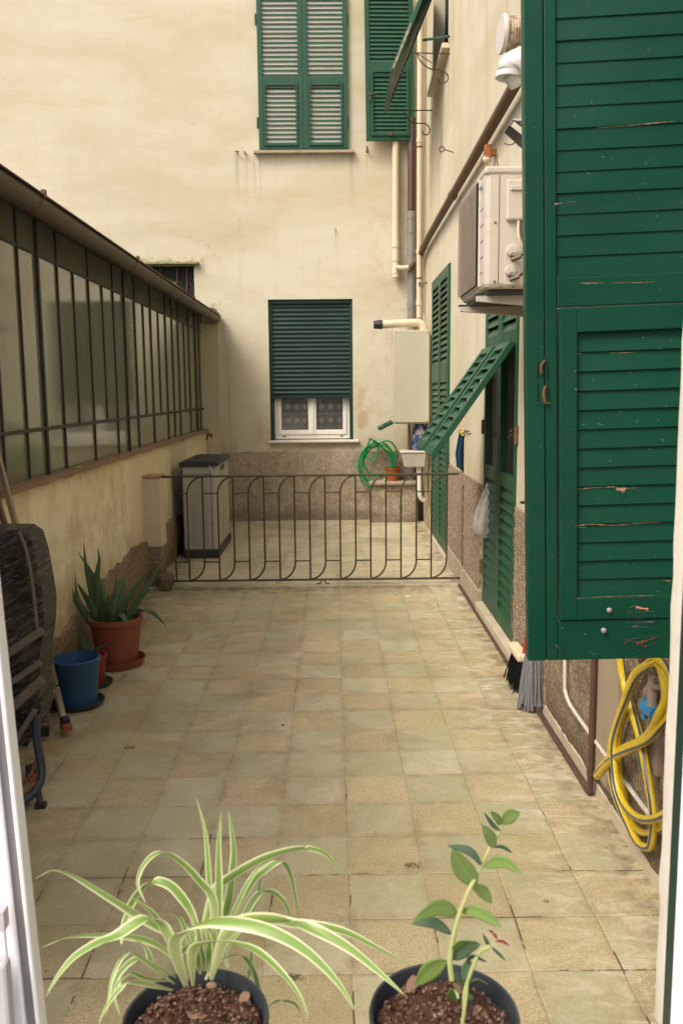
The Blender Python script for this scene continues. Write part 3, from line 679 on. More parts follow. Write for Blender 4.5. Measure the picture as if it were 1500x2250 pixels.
# low stone skirting / door step on the far half
mb = MB()
for a, b, h in ((3.9, 4.7, .16), (4.74, 5.72, .17)):
    mb.hexa([(XR(a)-.045, a, .0), (XR(a)+.02, a, .0), (XR(b)+.02, b, .0), (XR(b)-.045, b, .0), (XR(a)-.030, a, h), (XR(a)+.02, a, h+.01), (XR(b)+.02, b, h+.01), (XR(b)-.030, b, h)])
obj('skirting', mb, M_conc, rb, bevel=.006)
mb = MB(); mb.hexa([(XR(2.6)-.05, 2.6, -.005), (XR(2.6)+.15, 2.6, -.005), (XR(3.9)+.15, 3.9, -.005), (XR(3.9)-.05, 3.9, -.005), (XR(2.6)-.05, 2.6, .085), (XR(2.6)+.15, 2.6, .10), (XR(3.9)+.15, 3.9, .10), (XR(3.9)-.05, 3.9, .085)])
obj('doorstep', mb, M_kerb, rb, bevel=.006); mb = MB(); mb.hexa([(XR(5.74)-.05, 5.74, .02), (XR(5.74)+.15, 5.74, .02), (XR(7.2)+.15, 7.2, .02), (XR(7.2)-.05, 7.2, .02), (XR(5.74)-.05, 5.74, .06), (XR(5.74)+.15, 5.74, .062), (XR(7.2)+.15, 7.2, .062), (XR(7.2)-.05, 7.2, .06)])
obj('doorstep', mb, M_kerb, rb, bevel=.006)
# door 2 : two tall louvred leaves in the far opening
mb = MB(); mb.hexa([(XR(5.8)+.19, 5.8, .06), (XR(5.8)+.199, 5.8, .06), (XR(7.17)+.199, 7.17, .06), (XR(7.17)+.19, 7.17, .06), (XR(5.8)+.19, 5.8, 2.76), (XR(5.8)+.199, 5.8, 2.76), (XR(7.17)+.199, 7.17, 2.76), (XR(7.17)+.19, 7.17, 2.76)])
d2 = obj('door', mb, M_dark, rb); d2['label'] = 'far doorway closed with two tall green louvred leaves'
for k in range(2):
    M = MR(7.165-k*.685, .065, .025)
    leaf('door_leaf', d2, M, .68, 2.68, [(.10, 1.62), (1.80, 2.58)], M_green, st=.06, th=.04, pitch=.062, depth=.074, ang=-27, sth=.008)
# door 1 : near doorway
mb = MB(); mb.hexa([(XR(2.77)+.185, 2.77, .1), (XR(2.77)+.195, 2.77, .1), (XR(3.86)+.195, 3.86, .1), (XR(3.86)+.185, 3.86, .1), (XR(2.77)+.185, 2.77, 2.62), (XR(2.77)+.195, 2.77, 2.62), (XR(3.86)+.195, 3.86, 2.62), (XR(3.86)+.185, 3.86, 2.62)])
d1 = obj('door', mb, M_dark, rb); d1['label'] = 'near doorway with louvred leaves, their middle flaps propped outwards'
for k in range(2):
    w_ = .54; M = MR(3.855-k*.545, .105, .01)
    mb = MB(); st = .058; h = 2.5; th = .042
    mb.box(0, st, 0, th, 0, h, M); mb.box(w_-st, w_, 0, th, 0, h, M)
    for a, b in ((0, .09), (.90, .99), (1.765, 1.85), (2.42, 2.5)): mb.box(st, w_-st, .002, th-.002, a, b, M)
    slats(mb, M, st, w_-st, .09, .90, .066, .078, .008, -26, th/2, .5); slats(mb, M, st, w_-st, 1.85, 2.42, .066, .078, .008, -26, th/2, .5)
    lf = obj('door_leaf', mb, M_greeno if k == 0 else M_green, d1, bevel=.003)
    # glazed inner door
    g = MB(); gx = .13
    g.box(0, .05, gx, gx+.04, .0, 2.5, M); g.box(w_-.05, w_, gx, gx+.04, .0, 2.5, M); g.box(.05, w_-.05, gx, gx+.04, 0, .9, M); g.box(.05, w_-.05, gx, gx+.04, 2.4, 2.5, M)
    obj('glazed_door', g, simple('grey_door_paint', (.30, .29, .29), .4, .1, 5, bump=.05), d1, bevel=.003)
    g = MB(); g.box(.05, w_-.05, gx+.015, gx+.022, .9, 2.4, M); obj('door_glass', g, M_glassd, d1)
    # propped flap: hinge at the top rail, swung out
    hz = 1.765; A = M@Matrix.Translation((st+.004, -.004, hz))@Matrix.Rotation(math.radians(-35), 4, 'X')
    fw, fl = w_-2*st-.008, .80
    f = MB(); f.box(0, .05, -.03, .006, -fl, 0, A); f.box(fw-.05, fw, -.03, .006, -fl, 0, A); f.box(.05, fw-.05, -.028, .004, -.05, 0, A); f.box(.05, fw-.05, -.028, .004, -fl, -fl+.055, A)
    slats(f, A, .05, fw-.05, -fl+.055, -.05, .068, .080, .008, -22, -.012, .5)
    fo = obj('propped_flap', f, M_green, d1, bevel=.003)
for z in (.35, 1.35, 2.3):
    for y in (3.88, 2.75):
        mb = MB(); mb.tube([MR(y, z, .012)@Vector((0, 0, -.05)), MR(y, z, .012)@Vector((0, 0, .05))], .013, 8); obj('hinge', mb, M_rust, d1)
# small far window with its own propped flap behind the boiler
mb = MB(); M = MR(8.15, 1.0, -.19); mb.box(0, .37, 0, .005, 0, .42, M); w3 = obj('window', mb, M_dark, rb); w3['label'] = 'small far window whose louvred flap sticks out behind the boiler'
A = MR(8.13, 1.43, .0)@Matrix.Rotation(math.radians(-64), 4, 'X')
f = MB(); f.box(0, .04, -.03, .006, -.62, 0, A); f.box(.30, .34, -.03, .006, -.62, 0, A); f.box(.04, .3, -.028, .004, -.05, 0, A); f.box(.04, .3, -.028, .004, -.62, -.56, A); slats(f, A, .04, .3, -.56, -.05, .068, .080, .008, -22, -.012)
obj('propped_flap', f, M_green, w3, bevel=.003)
# upper window with flap
mb = MB(); M = MR(7.375, 4.70, -.12)
mb.box(0, .06, 0, .05, 0, 1.8, M); mb.box(1.19, 1.25, 0, .05, 0, 1.8, M); mb.box(.60, .66, 0, .05, 0, 1.8, M); mb.box(.06, 1.19, 0, .05, 0, .05, M)
w2 = obj('window', mb, M_greend, rb, bevel=.003); w2['label'] = 'upper dark window with a peeling green flap propped far out'
mb = MB(); mb.box(0, 1.25, .06, .066, 0, 1.8, M); obj('dark_glass', mb, M_dark, w2)  # matt black sheet painting the unlit opening, not a glass pane
mb = MB(); mb.hexa([(XR(6.0)-.07, 6.0, 4.645), (XR(6.0)+.1, 6.0, 4.645), (XR(7.3)+.1, 7.3, 4.645), (XR(7.3)-.07, 7.3, 4.645), (XR(6.0)-.07, 6.0, 4.69), (XR(6.0)+.1, 6.0, 4.695), (XR(7.3)+.1, 7.3, 4.695), (XR(7.3)-.07, 7.3, 4.69)])
obj('sill', mb, M_creamp, w2, bevel=.005)
A = MR(7.34, 5.63, .01)@Matrix.Rotation(math.radians(-23), 4, 'X')
f = MB(); fl = 1.23; fw = 1.2
f.box(0, .06, -.036, .0, -fl, 0, A); f.box(fw-.06, fw, -.036, .0, -fl, 0, A); f.box(.06, fw-.06, -.034, -.002, -.06, 0, A); f.box(.06, fw-.06, -.034, -.002, -fl, -fl+.07, A)
slats(f, A, .06, fw-.06, -fl+.07, -.06, .066, .078, .008, -22, -.025)
obj('propped_flap', f, M_green, w2, bevel=.003)
f = MB()
rows = []
for i in range(28):
    t_ = i/27; z = -fl+.02+t_*.42; wd = .010*(.4+abs(noise.noise(Vector((t_*7, 3, 0))))*1.6)
    rows.append([A@Vector((fw+.0015, -.018-wd, z)), A@Vector((fw+.0015, -.018+wd, z))])
f.strip(rows); obj('peeled_paint', f, simple('bare_grey_wood', (.34, .28, .20), .8, .4, 40, (.1, .07, .04), .6, bump=.5), w2, solid=.001)
f = MB(); f.box(-.1, .02, 0, 0, 0, 0) if False else None
f = MB(); a = PX(930, 88, .92); b = PX(988, 80, 1.0); f.tube([PY(930, 88, 6.3), PY(986, 80, 5.95)], .012, 8); obj('prop_bar', f, M_greeno, w2)
# near window that carries the big open shutter
mb = MB(); M = MR(-.20, .98, -.13)
mb.box(0, .06, 0, .05, 0, 1.92, M); mb.box(.89, .95, 0, .05, 0, 1.92, M); mb.box(.45, .50, 0, .05, 0, 1.92, M); mb.box(.06, .89, 0, .05, 0, .06, M)
w0 = obj('window', mb, M_white, rb); w0['label'] = 'near window whose big green shutter stands open across the yard'
mb = MB(); mb.box(.03, .92, .06, .066, 0, 1.92, M); obj('dark_glass', mb, M_glassd, w0)
# ---- the big shutter
HP = PY(1152, 725, -.1)           # free edge reference
sag, sl = .028, -.06
MS = Matrix.Translation(PY(1160, 1453, -.10))@Matrix.Rotation(sl, 4, 'Z')@Matrix.Rotation(-sag, 4, 'Y')
BW, BH, BT = .615, 1.98, .040
def zb_(py): return (1453-py)*.0011298      # metres up the leaf for a height in the picture
mb = MB()
mb.box(0, .044, 0, BT, 0, BH, MS); mb.box(.046, .074, .003, BT, 0, BH, MS)
mb.box(BW-.07, BW, 0, BT, 0, BH, MS)
z1_, z2_, z3_, z4_ = zb_(1363), zb_(683), zb_(622), 1.90
mb.box(.075, BW-.071, .002, BT-.002, 0, z1_, MS); mb.box(.075, BW-.071, .002, BT-.002, z2_, z3_, MS); mb.box(.075, BW-.071, .002, BT-.002, z4_, BH, MS)
bs = obj('shutter', mb, M_gbig, rb, bevel=.0025); bs['label'] = 'big glossy green louvred shutter standing open in the foreground, scuffed and chipped'
def louv(x0, x1, z0, z1, pitch, lo_=.0060, hi_=.0140):
    m = MB(); n = round((z1-z0)/pitch); p = (z1-z0)/n
    for i in range(n):
        z = z0+i*p; tl = random.uniform(-.0012, .0012)
        # each slat a tapered board: proud at its lower edge, tucked under the next one
        for (xa, xb) in ((x0, x1),):
            pts = [(xa, lo_+tl, z), (xb, lo_-tl, z), (xb, .030, z+.002), (xa, .030, z+.002), (xa, hi_, z+p+.010), (xb, hi_, z+p+.010), (xb, .030, z+p+.008), (xa, .030, z+p+.008)]
            m.hexa([MS@Vector(q) for q in pts])
    return m
obj('upper_slats', louv(.075, BW-.071, z3_, z4_, .0478, .0085, .0130), M_gbig, bs, bevel=.0012)
m = MB(); fz0, fz1 = z1_+.003, z2_-.003; fx0, fx1 = .0785, BW-.0745
m.box(fx0, fx0+.042, -.004, BT-.004, fz0, fz1, MS); m.box(fx1-.042, fx1, -.004, BT-.004, fz0, fz1, MS)
m.box(fx0+.042, fx1-.042, -.003, BT-.006, fz0, zb_(1312), MS); m.box(fx0+.042, fx1-.042, -.003, BT-.006, zb_(737), fz1, MS)
fp = obj('tilting_flap', m, M_gbig, bs, bevel=.002)
obj('lower_slats', louv(fx0+.042, fx1-.042, zb_(1312), zb_(737), .0452), M_gbig, bs, bevel=.0012)
m = MB()   # latch fitting
lx = .036
def sp_(px, py, out=.004):   # point on the face of the shutter leaf
    d = ray(px, py); n = (MS.to_3x3()@Vector((0, 1, 0))); o = MS@Vector((0, -out, 0)); return CAM+d*((o-CAM).dot(n)/d.dot(n))
m.tube([sp_(1178, 792), sp_(1178, 828)], .0022, 6); m.tube([sp_(1199, 792), sp_(1199, 828)], .0022, 6); m.tube([sp_(1178, 842), sp_(1178, 884)], .0022, 6); m.tube([sp_(1200, 842), sp_(1201, 884)], .0022, 6)
m.tube(cr([sp_(1187, 795, .006), sp_(1190, 789, .008), sp_(1197, 789, .008), sp_(1200, 794, .006)]), .0025, 6)
obj('latch_rim', m, M_gbig, bs, smooth=True)
m = MB(); m.tube(cr([sp_(1190, 820), sp_(1188, 808, .006), sp_(1193, 795, .008), sp_(1199, 793, .006)]), .0035, 6); m.tube(cr([sp_(1196, 884), sp_(1194, 866, .006), sp_(1198, 848, .008)]), .004, 6)
m.tube([sp_(1176, 884), sp_(1181, 886)], .0018, 5); m.tube([sp_(1194, 886), sp_(1207, 886)], .0022, 5)
obj('latch_hook', m, M_rust, bs, smooth=True)
M_zinc = simple('zinc', (.30, .29, .26), .5, .2, 40, metal=.2)
for px_, py_ in ((1338, 1341), (1326, 1386)):
    m = MB(); c = sp_(px_, py_, .006); R3 = MS.to_3x3().to_4x4()@Matrix.Rotation(math.pi/2, 4, 'X'); m.lathe([(0, .004), (.004, .0035), (.0065, .001), (.0065, -.006)], c, 16, R3); obj('screw_head', m, M_zinc, bs, smooth=True)
# bare wood and red primer showing through
def flake(mb, pts, out=.0055, n=26, wmax=.0022, seed=0):
    P = cr([sp_(a, b, out) for a, b in pts], 10); up = MS.to_3x3()@Vector((0, 0, 1)); rows = []
    for i, p in enumerate(P):
        t_ = i/(len(P)-1); q = abs(noise.noise(Vector((t_*9+seed*3.1, seed, 0))))*2.2+.1
        wv = wmax*q*min(1, 8*t_, 8*(1-t_)); rows.append([p-up*wv, p+up*wv*.6])
    mb.strip(rows)
m = MB(); fl_ = [([(1262, 1075), (1310, 1071), (1350, 1070), (1365, 1073), (1405, 1071)], .0032), ([(1352, 1073), (1362, 1076), (1374, 1073)], .0085), ([(1262, 1155), (1300, 1152), (1350, 1154), (1410, 1149), (1460, 1148)], .0022),
      ([(1300, 282), (1380, 276), (1440, 270), (1485, 266)], .0018), ([(1216, 449), (1226, 447), (1236, 446)], .003), ([(1245, 444), (1262, 443)], .0016), ([(1272, 622), (1300, 622), (1326, 621)], .002), ([(1340, 621), (1390, 621), (1440, 619)], .0012), ([(1408, 404), (1428, 403)], .0012), ([(1262, 777), (1278, 777)], .0016), ([(1335, 776), (1370, 775), (1395, 774)], .0011), ([(1260, 1315), (1330, 1311), (1400, 1309), (1470, 1308)], .0014), ([(1452, 1275), (1474, 1276)], .0016)]
M_pine = simple('bare_pine', (.42, .22, .12), .8, .3, 60, (.35, .14, .07), .5)
for i, (p, w_) in enumerate(fl_):
    m = MB(); flake(m, p, .0062, wmax=w_*(.62 if w_ < .008 else 1), seed=i+1); obj('bare_wood_chip', m, M_pine, bs)
m = MB(); rd = [([(1368, 1418), (1380, 1408), (1400, 1412), (1425, 1405), (1450, 1397)], .0045), ([(1370, 1406), (1400, 1401), (1448, 1396)], .0022), ([(1395, 1415), (1415, 1420), (1440, 1410)], .003), ([(1218, 1416), (1228, 1424), (1232, 1436)], .006), ([(1392, 1352), (1404, 1362), (1398, 1376)], .004), ([(1150, 1384), (1156, 1410), (1158, 1440)], .003)]
M_prim = simple('red_primer', (.17, .035, .028), .7, .4, 60, (.02, .05, .03), .7, .4, .55)
for i, (p, w_) in enumerate(rd):
    m = MB(); flake(m, p, .0062 if i != 5 else .003, wmax=w_, seed=i+31); obj('red_primer_scrape', m, M_prim, bs)
m = MB(); flake(m, [(1396, 1333), (1408, 1336), (1424, 1338)], .0062, wmax=.008, seed=60); obj('pink_filler_spot', m, simple('pink_filler', (.62, .24, .18), .7, .2, 40), bs)
M_scr = simple('grey_scratch', (.22, .22, .17), .7, .3, 60)   # thin scratches, outline of a removed fitting
for p in ([(1368, 1365), (1366, 1392)], [(1374, 1350), (1386, 1342)], [(1380, 1336), (1396, 1330)], [(1372, 1368), (1440, 1366)], [(1378, 1376), (1436, 1378)], [(1204, 1232), (1216, 1218)], [(1277, 934), (1296, 929)], [(1310, 930), (1326, 934)], [(1214, 1398), (1220, 1406)], [(1392, 1345), (1440, 1343)], [(1436, 1350), (1440, 1356)], [(1290, 1430), (1302, 1437)], [(1300, 1440), (1310, 1436)], [(1262, 1158), (1290, 1159)], [(1458, 1125), (1456, 1131)]):
    m = MB(); flake(m, p, .0062, wmax=.0008, seed=p[0][0]); obj('scratch', m, M_scr, bs)
# ================================================================ VERANDA (left)
ve = thing('glazed_veranda', (-1.6, 4, 0), 'lean-to veranda on the left, dark barred glazing under a brown gutter', 'veranda')
mb = MB(); mb.box(-1.95, -1.575, -1.3, YB-.002, -.03, 1.165); obj('low_wall', mb, M_low, ve, bevel=.006)
mb = MB(); rows = []
for j in range(3): rows.append([((-1.60, -1.545, -1.54)[j], y, 1.168+.012*noise.noise(Vector((y*5, j, 0)))-(.0 if j < 2 else .03)) for y in [(-1.3+9.7*i/120) for i in range(121)]])
rows.insert(0, [(-1.66, p[1], 1.20) for p in rows[0]])
mb.strip(rows); obj('brown_ledge', mb, simple('earth_ledge', (.22, .15, .08), .9, .3, 12, (.12, .08, .04), .6, bump=.6), ve, smooth=True)
mb = MB(); rows = []; nz = 14
ylist = [-1.2+9.6*i/220 for i in range(221)]
def ltop(y): return .40+.035*noise.noise(Vector((y*2.2, 0, 4)))+.03*noise.noise(Vector((y*9, 0, 8)))+(.02 if y > 4 else 0)-(.10 if y < 3.2 else 0)
for j in range(nz+1):
    rows.append([(-1.548+noise.noise(Vector((y*13, j*.9, 1)))*.012*(1 if j < nz else 0), y, -.01+(ltop(y)+.01)*j/nz) for y in ylist])
rows.append([(-1.58, y, ltop(y)+.004) for y in ylist]); mb.strip(rows); obj('rough_base_coat', mb, M_stucco_l, ve, smooth=True)
GX = -1.60
bars_long = [1.92, 2.25, 2.54, 2.88, 3.52, 4.15, 4.47, 4.83, 5.45, 6.12, 6.46, 6.79, 7.455, 7.90, 8.18, 8.40]
bars_long = [1.59, 1.27, .95, .60, .28, -.05, -.4, -.75, -1.1]+bars_long
bars_short = [3.19, 3.855, 5.15, 5.78, 7.14]
thick = {2.54, 4.47, 7.90, .60}
mb = MB()
for y in bars_long:
    t_ = .014 if y in thick else .008
    mb.box(GX-.006, GX+(.012 if y in thick else .007), y-t_, y+t_, 1.165, 2.60)
frame = obj('glazing_frame', mb, M_bar, ve, bevel=.002)
mb = MB()
for y in bars_short: mb.box(GX-.006, GX+.006, y-.008, y+.008, 1.43, 2.34)
mb.box(GX-.005, GX+.010, -1.3, 8.41, 1.410, 1.430); mb.box(GX-.005, GX+.005, -1.3, 8.41, 2.334, 2.348); mb.box(GX-.003, GX+.03, -1.3, 8.41, 2.52, 2.60)
obj('cross_bars', mb, M_bar, ve, bevel=.002)
ys_ = sorted([-1.3]+bars_long)
for a, b in zip(ys_[:-1], ys_[1:]):
    if b-a < .03: continue
    for (za, zb2) in ((1.17, 1.41), (1.43, 2.335), (2.35, 2.54)):
        p = MB(); ti = random.uniform(-.0005, .0005); tj = random.uniform(-.0004, .0004)
        p.hexa([(GX-.008, a, za), (GX-.004+ti, a, za), (GX-.004+tj, b, za), (GX-.008, b, za), (GX-.008, a, zb2), (GX-.004-tj, a, zb2), (GX-.004-ti, b, zb2), (GX-.008, b, zb2)])
        obj('glass_pane', p, M_glass, ve)
mb = MB()
mb.hexa([(-1.44, -1.4, 2.50), (-1.44, 8.40, 2.50), (-3.6, 8.40, 2.85), (-3.6, -1.4, 2.85), (-1.44, -1.4, 2.545), (-1.44, 8.40, 2.545), (-3.6, 8.40, 2.90), (-3.6, -1.4, 2.90)])
obj('roof', mb, M_bar, ve)
mb = MB(); rows = []
gy = [-1.4+i*.35 for i in range(29)]; gy = [y for y in gy if y < 8.4]+[8.62-.24]
for y in gy:
    r = []
    for k in range(13):
        a = math.pi*k/12; r.append((-1.415-.055*math.cos(a+math.pi), y, 2.505-.068*math.sin(a)+.004*noise.noise(Vector((y, 0, 0)))))
    r.append((-1.352, y, 2.517)); r.append((-1.349, y, 2.508)); rows.append(r)
mb.strip(rows); gu = obj('gutter', mb, M_copper, ve, smooth=True, solid=.003)
mb = MB(); r0 = rows[-1][:13]; mb.f.append(list(range(13))); mb.v += [Vector(p) for p in r0]; obj('gutter_end', mb, M_copper, gu)
mb = MB()
for y in (1.95, 3.9, 5.3, 6.35, 7.6):
    for dy in (0,):
        rr = [[(-1.415-.0585*math.cos(math.pi*k/12+math.pi), y+q, 2.505-.0715*math.sin(math.pi*k/12)) for k in range(13)] for q in (-.010, .010)]
        mb.strip(rr)
    mb.box(-1.362, -1.345, y-.014, y+.014, 2.502, 2.535)
obj('gutter_strap', mb, M_rust, gu, solid=.002)
for (ya, yb, n, hh) in ((7.75, 8.38, 900, .075), (4.9, 6.0, 500, .05)):
    mb = MB()
    for i in range(n):
        y = random.uniform(ya, yb); x = random.uniform(-1.46, -1.37); h = hh*random.uniform(.3, 1)*(1-abs((y-(ya+yb)/2)/((yb-ya)/2))**3*.6); a = random.uniform(0, 6.28)
        p = Vector((x, y, 2.50)); d = Vector((math.cos(a), math.sin(a), 0))*.006; t_ = Vector((random.uniform(-.02, .02), random.uniform(-.02, .02), h))
        mb.add([p-d, p+d, p+t_+d*.4, p+t_-d*.4], [(0, 1, 2, 3)])
    tag(obj('moss_in_gutter', mb, M_moss), 'mossy weeds growing out of the gutter '+('next to the far wall' if ya > 7 else 'halfway along it'), 'moss', kind='stuff')
# pier at the gate
pr = thing('gate_pier', (-1.5, 4.82, 0), 'short whitish plastered pier holding the left end of the gate', 'pier')
mb = MB(); mb.box(-1.585, -1.435, 4.75, 4.95, .36, .925); obj('plaster_shaft', mb, simple('pale_pier_plaster', (.60, .51, .37), .85, .12, 6, (.38, .25, .13), .5, bump=.3), pr, bevel=.008)
mb = MB(); mb.box(-1.6, -1.425, 4.74, 4.96, .925, .945); obj('cap', mb, simple('pier_cap', (.40, .24, .14), .8, .2, 8), pr, bevel=.005)
mb = MB(); mb.box(-1.59, -1.442, 4.755, 4.95, -.01, .36); obj('rough_foot', mb, M_stucco_l, pr, bevel=.012)
mb = MB(); c = PZ(362, 1300, 0); mb.box(c.x-.055, c.x+.055, c.y, c.y+.16, -.005, .135); tag(obj('stone', mb, M_stucco_l, bevel=.022), 'small grey stone block at the foot of the pier below the gate', 'stone')
# ================================================================ GATE
YG = 4.765
gt = thing('gate', (-.2, YG, .03), 'low green wrought iron gate of looping bars across the yard', 'gate')
def G(px, py): return PY(px, py, YG)
mb = MB(); a, b = G(350, 1048), G(1008, 1041); mb.tube([a, b], .0092, 8); obj('top_rail', mb, M_iron, gt, smooth=True)
ZT = (a.z+b.z)/2
mb = MB(); a2, b2 = G(371, 1277), G(1014, 1270); mb.tube([a2, b2], .0092, 8); obj('bottom_rail', mb, M_iron, gt, smooth=True)
ZBt = (a2.z+b2.z)/2
L0 = G(413, 1150).x; pitch = (G(947, 1150).x-L0)/8; wlf = G(447, 1150).x-G(413, 1150).x
zt_, zb2_ = ZT-.006, ZBt+.006
mb = MB(); x = G(384, 1150).x; mb.tube([(x, YG, zb2_), (x, YG, zt_)], .0072, 8); obj('upright', mb, M_iron, gt, smooth=True)
for k in range(9):
    xl = L0+k*pitch; xr = xl+wlf; mb = MB(); R_ = wlf
    top = [(xl, YG, zb2_), (xl, YG, zt_-R_*1.15)]+[(xl+R_-R_*math.cos(t*math.pi/2/8), YG, zt_-R_*1.15+R_*1.15*math.sin(t*math.pi/2/8)) for t in range(1, 9)]
    bot = [(xr, YG, zt_), (xr, YG, zb2_+R_*1.15)]+[(xr-R_+R_*math.cos(t*math.pi/2/8), YG, zb2_+R_*1.15-R_*1.15*math.sin(t*math.pi/2/8)) for t in range(1, 9)]
    mb.tube(top, .0072, 8); mb.tube(bot, .0072, 8)
    obj('loop_bar', mb, M_iron, gt, smooth=True)
mb = MB()
xs = [G(384, 1150).x]+[L0+k*pitch+wlf for k in range(8)]
for k in range(9):
    xl = L0+k*pitch
    for z in (G(600, 1083).z, G(600, 1233).z): mb.tube([(xs[k], YG, z), (xl, YG, z)], .006, 6)
obj('cross_bar', mb, M_iron, gt, smooth=True)
mb = MB(); q = G(710, 1273).x
for s in (-1, 1): mb.tube(cr([(q+s*.016, YG, ZBt), (q+s*.018, YG, ZBt-.025), (q+s*.05, YG, .035)]), .0055, 6)
obj('foot', mb, M_iron, gt, smooth=True)
mb = MB(); XP = 1.0
pa = G(1022, 1286); pa.z = .0
mb.tube(cr([(pa.x-.03, YG-.01, .0), (pa.x-.03, YG-.01, .4), (pa.x-.03, YG-.01, .80), (pa.x-.025, YG-.01, .835), (pa.x-.005, YG+.0, .845), (pa.x+.03, YG+.01, .846), (pa.x+.036, YG+.01, .87)]), .0065, 8)
tag(obj('latch_post', mb, M_rust, smooth=True), 'thin rusty iron rod with a bent top standing at the right end of the gate', 'rod')
# ================================================================ PIPES in the corner
def pipe(name, pts, r, m, label, cat='pipe', collars=(), rc=1.22, hc=.05, clips=()):
    mb = MB(); mb.tube(pts, r, 16)
    o = obj(name, mb, m, smooth=True); tag(o, label, cat)
    for p, d in collars:
        c = MB(); d = Vector(d).normalized(); c.tube([Vector(p)-d*hc/2, Vector(p)+d*hc/2], r*rc, 16); obj('collar', c, m, o, smooth=True)
    for p, d in clips:
        c = MB(); d = Vector(d).normalized(); c.tube([Vector(p)-d*.008, Vector(p)+d*.008], r*1.15, 16); obj('clip', c, M_rust, o, smooth=True)
    return o
UP = (0, 0, 1)
y = YB-.07; a = PY(869, 560, y)
pipe('drainpipe', [(a.x, y, 4.75), (a.x, y, 2.95)], .040, M_creamp, 'cream drainpipe on the far wall that ends above the roller window', 'drainpipe', collars=[((a.x, y, 3.33), UP), ((a.x, y, 3.17), UP), ((a.x, y, 3.03), UP)], rc=1.15, hc=.07)
b = PY(903, 560, y)
pipe('drainpipe', [(b.x, y-.01, 4.75), (b.x, y-.01, 3.72)], .046, M_drain, 'brown upper length of drainpipe between the two cream pipes', 'drainpipe')
pipe('drainpipe', [(b.x+.002, y-.01, 3.70), (b.x+.006, y-.01, .2)], .052, M_grayp, 'grey plastic drainpipe that runs down behind the boiler', 'drainpipe', collars=[((b.x+.002, y-.01, 3.66), UP), ((b.x+.003, y-.01, 3.50), UP), ((b.x+.003, y-.01, 3.24), UP), ((b.x+.004, y-.01, 2.62), UP)], rc=1.08, hc=.09)
c_ = PY(921, 400, 8.05)
pipe('riser_pipe', [(c_.x, 8.05, 6.8), (c_.x, 8.05, 2.45)], .030, M_creamp, 'cream riser pipe closest to the right-hand wall, above the boiler', 'pipe', collars=[((c_.x, 8.05, 4.42), UP), ((c_.x, 8.05, 3.2), UP), ((c_.x, 8.05, 2.62), UP)], clips=[((c_.x, 8.05, 4.35), UP), ((c_.x, 8.05, 2.9), UP)])
mb = MB(); mb.tube([(c_.x+.055, 8.08, 6.8), (c_.x+.055, 8.08, 2.5)], .010, 8); mb.tube([(c_.x+.085, 8.09, 6.8), (c_.x+.085, 8.09, 3.3)], .007, 8)
tag(obj('wall_cable', mb, M_creamp, smooth=True), 'pair of thin cream cables running down the corner beside the riser pipe', 'cable')
# sloping-looking brown pipe: in fact level along the right wall
zz = 3.235
pipe('waste_pipe', cr([(a.x+.005, YB-.14, 3.06), (a.x+.06, YB-.15, 3.045), (a.x+.16, YB-.16, 3.05)], 4), .030, M_creamp, 'short cream elbow linking the cream drainpipe to the brown pipe', 'pipe')
pipe('waste_pipe', cr([(a.x+.16, YB-.16, 3.05), (XR(8.2)-.11, 8.2, 3.10), (XR(8)-.055, 8.0, 3.19), (XR(7)-.055, 7, 3.22), (XR(4)-.055, 4, 3.235), (XR(.5)-.055, .5, 3.27)], 8), .034, M_oldpipe, 'long weathered brown pipe running level along the right-hand wall above the air conditioner', 'pipe', collars=[((XR(5.3)-.055, 5.3, 3.226), (0, 1, 0)), ((XR(7.8)-.055, 7.8, 3.205), (0, 1, 0))])
mb = MB(); p0 = PY(932, 622, 7.9)
mb.tube(cr([p0+Vector((-.07, 0, .0)), p0, p0+Vector((.05, 0, .015)), p0+Vector((.09, -.05, -.01))]), .014, 8); mb.tube(cr([p0+Vector((-.05, 0, .015)), p0+Vector((-.055, 0, -.03)), p0+Vector((0, 0, -.035))]), .012, 8)
mb.tube(cr([p0+Vector((.06, 0, .09)), p0+Vector((.035, -.02, .04)), p0+Vector((.05, -.03, -.04)), p0+Vector((.08, -.03, -.08))]), .006, 6)
tag(obj('stop_valve', mb, simple('tarnished_zinc', (.20, .17, .14), .5, .3, 30, metal=.5), smooth=True), 'small tarnished stop valve and lever on the riser pipe', 'valve')
# ---- boiler
bo = thing('boiler', (.85, 7.5, 1.25), 'tall cream enamelled boiler cabinet hung in the far right corner', 'boiler')
mb = MB(); mb.box(.640, 1.045, 7.33, 7.64, 1.245, 2.265); obj('cabinet', mb, M_boil, bo, bevel=.028)
mb = MB(); mb.box(.652, 1.033, 7.3265, 7.3315, 1.258, 2.254); obj('cover_seam', mb, M_oldpipe, bo)
for x_, z_ in ((.675, 2.235), (1.01, 2.235), (.675, 1.275), (1.01, 1.275)):
    mb = MB(); mb.lathe([(0, .004), (.005, .003), (.006, 0)], (x_, 7.3215, z_), 10, Matrix.Rotation(math.pi/2, 4, 'X')); obj('rusty_screw', mb, M_rust, bo, smooth=True)
mb = MB(); mb.box(.655, 1.03, 7.322, 7.331, 1.262, 2.25); obj('front_cover', mb, M_boil, bo, bevel=.006)
mb = MB(); mb.box(1.043, XR(7.5)-.002, 7.36, 7.6, 1.3, 2.2); obj('wall_bracket', mb, M_rust, bo)
mb = MB()
for k, (x, c) in enumerate(((.83, 0), (.90, 1), (.97, 1))): mb.tube([(x, 7.5, 1.25), (x, 7.5, 1.02), (x+.01, 7.52, .95)], .011, 8)
obj('feed_pipes', mb, M_rust, bo, smooth=True)
mb = MB(); e0 = PY(915, 716, 7.5); e1 = PY(840, 711, 7.5)
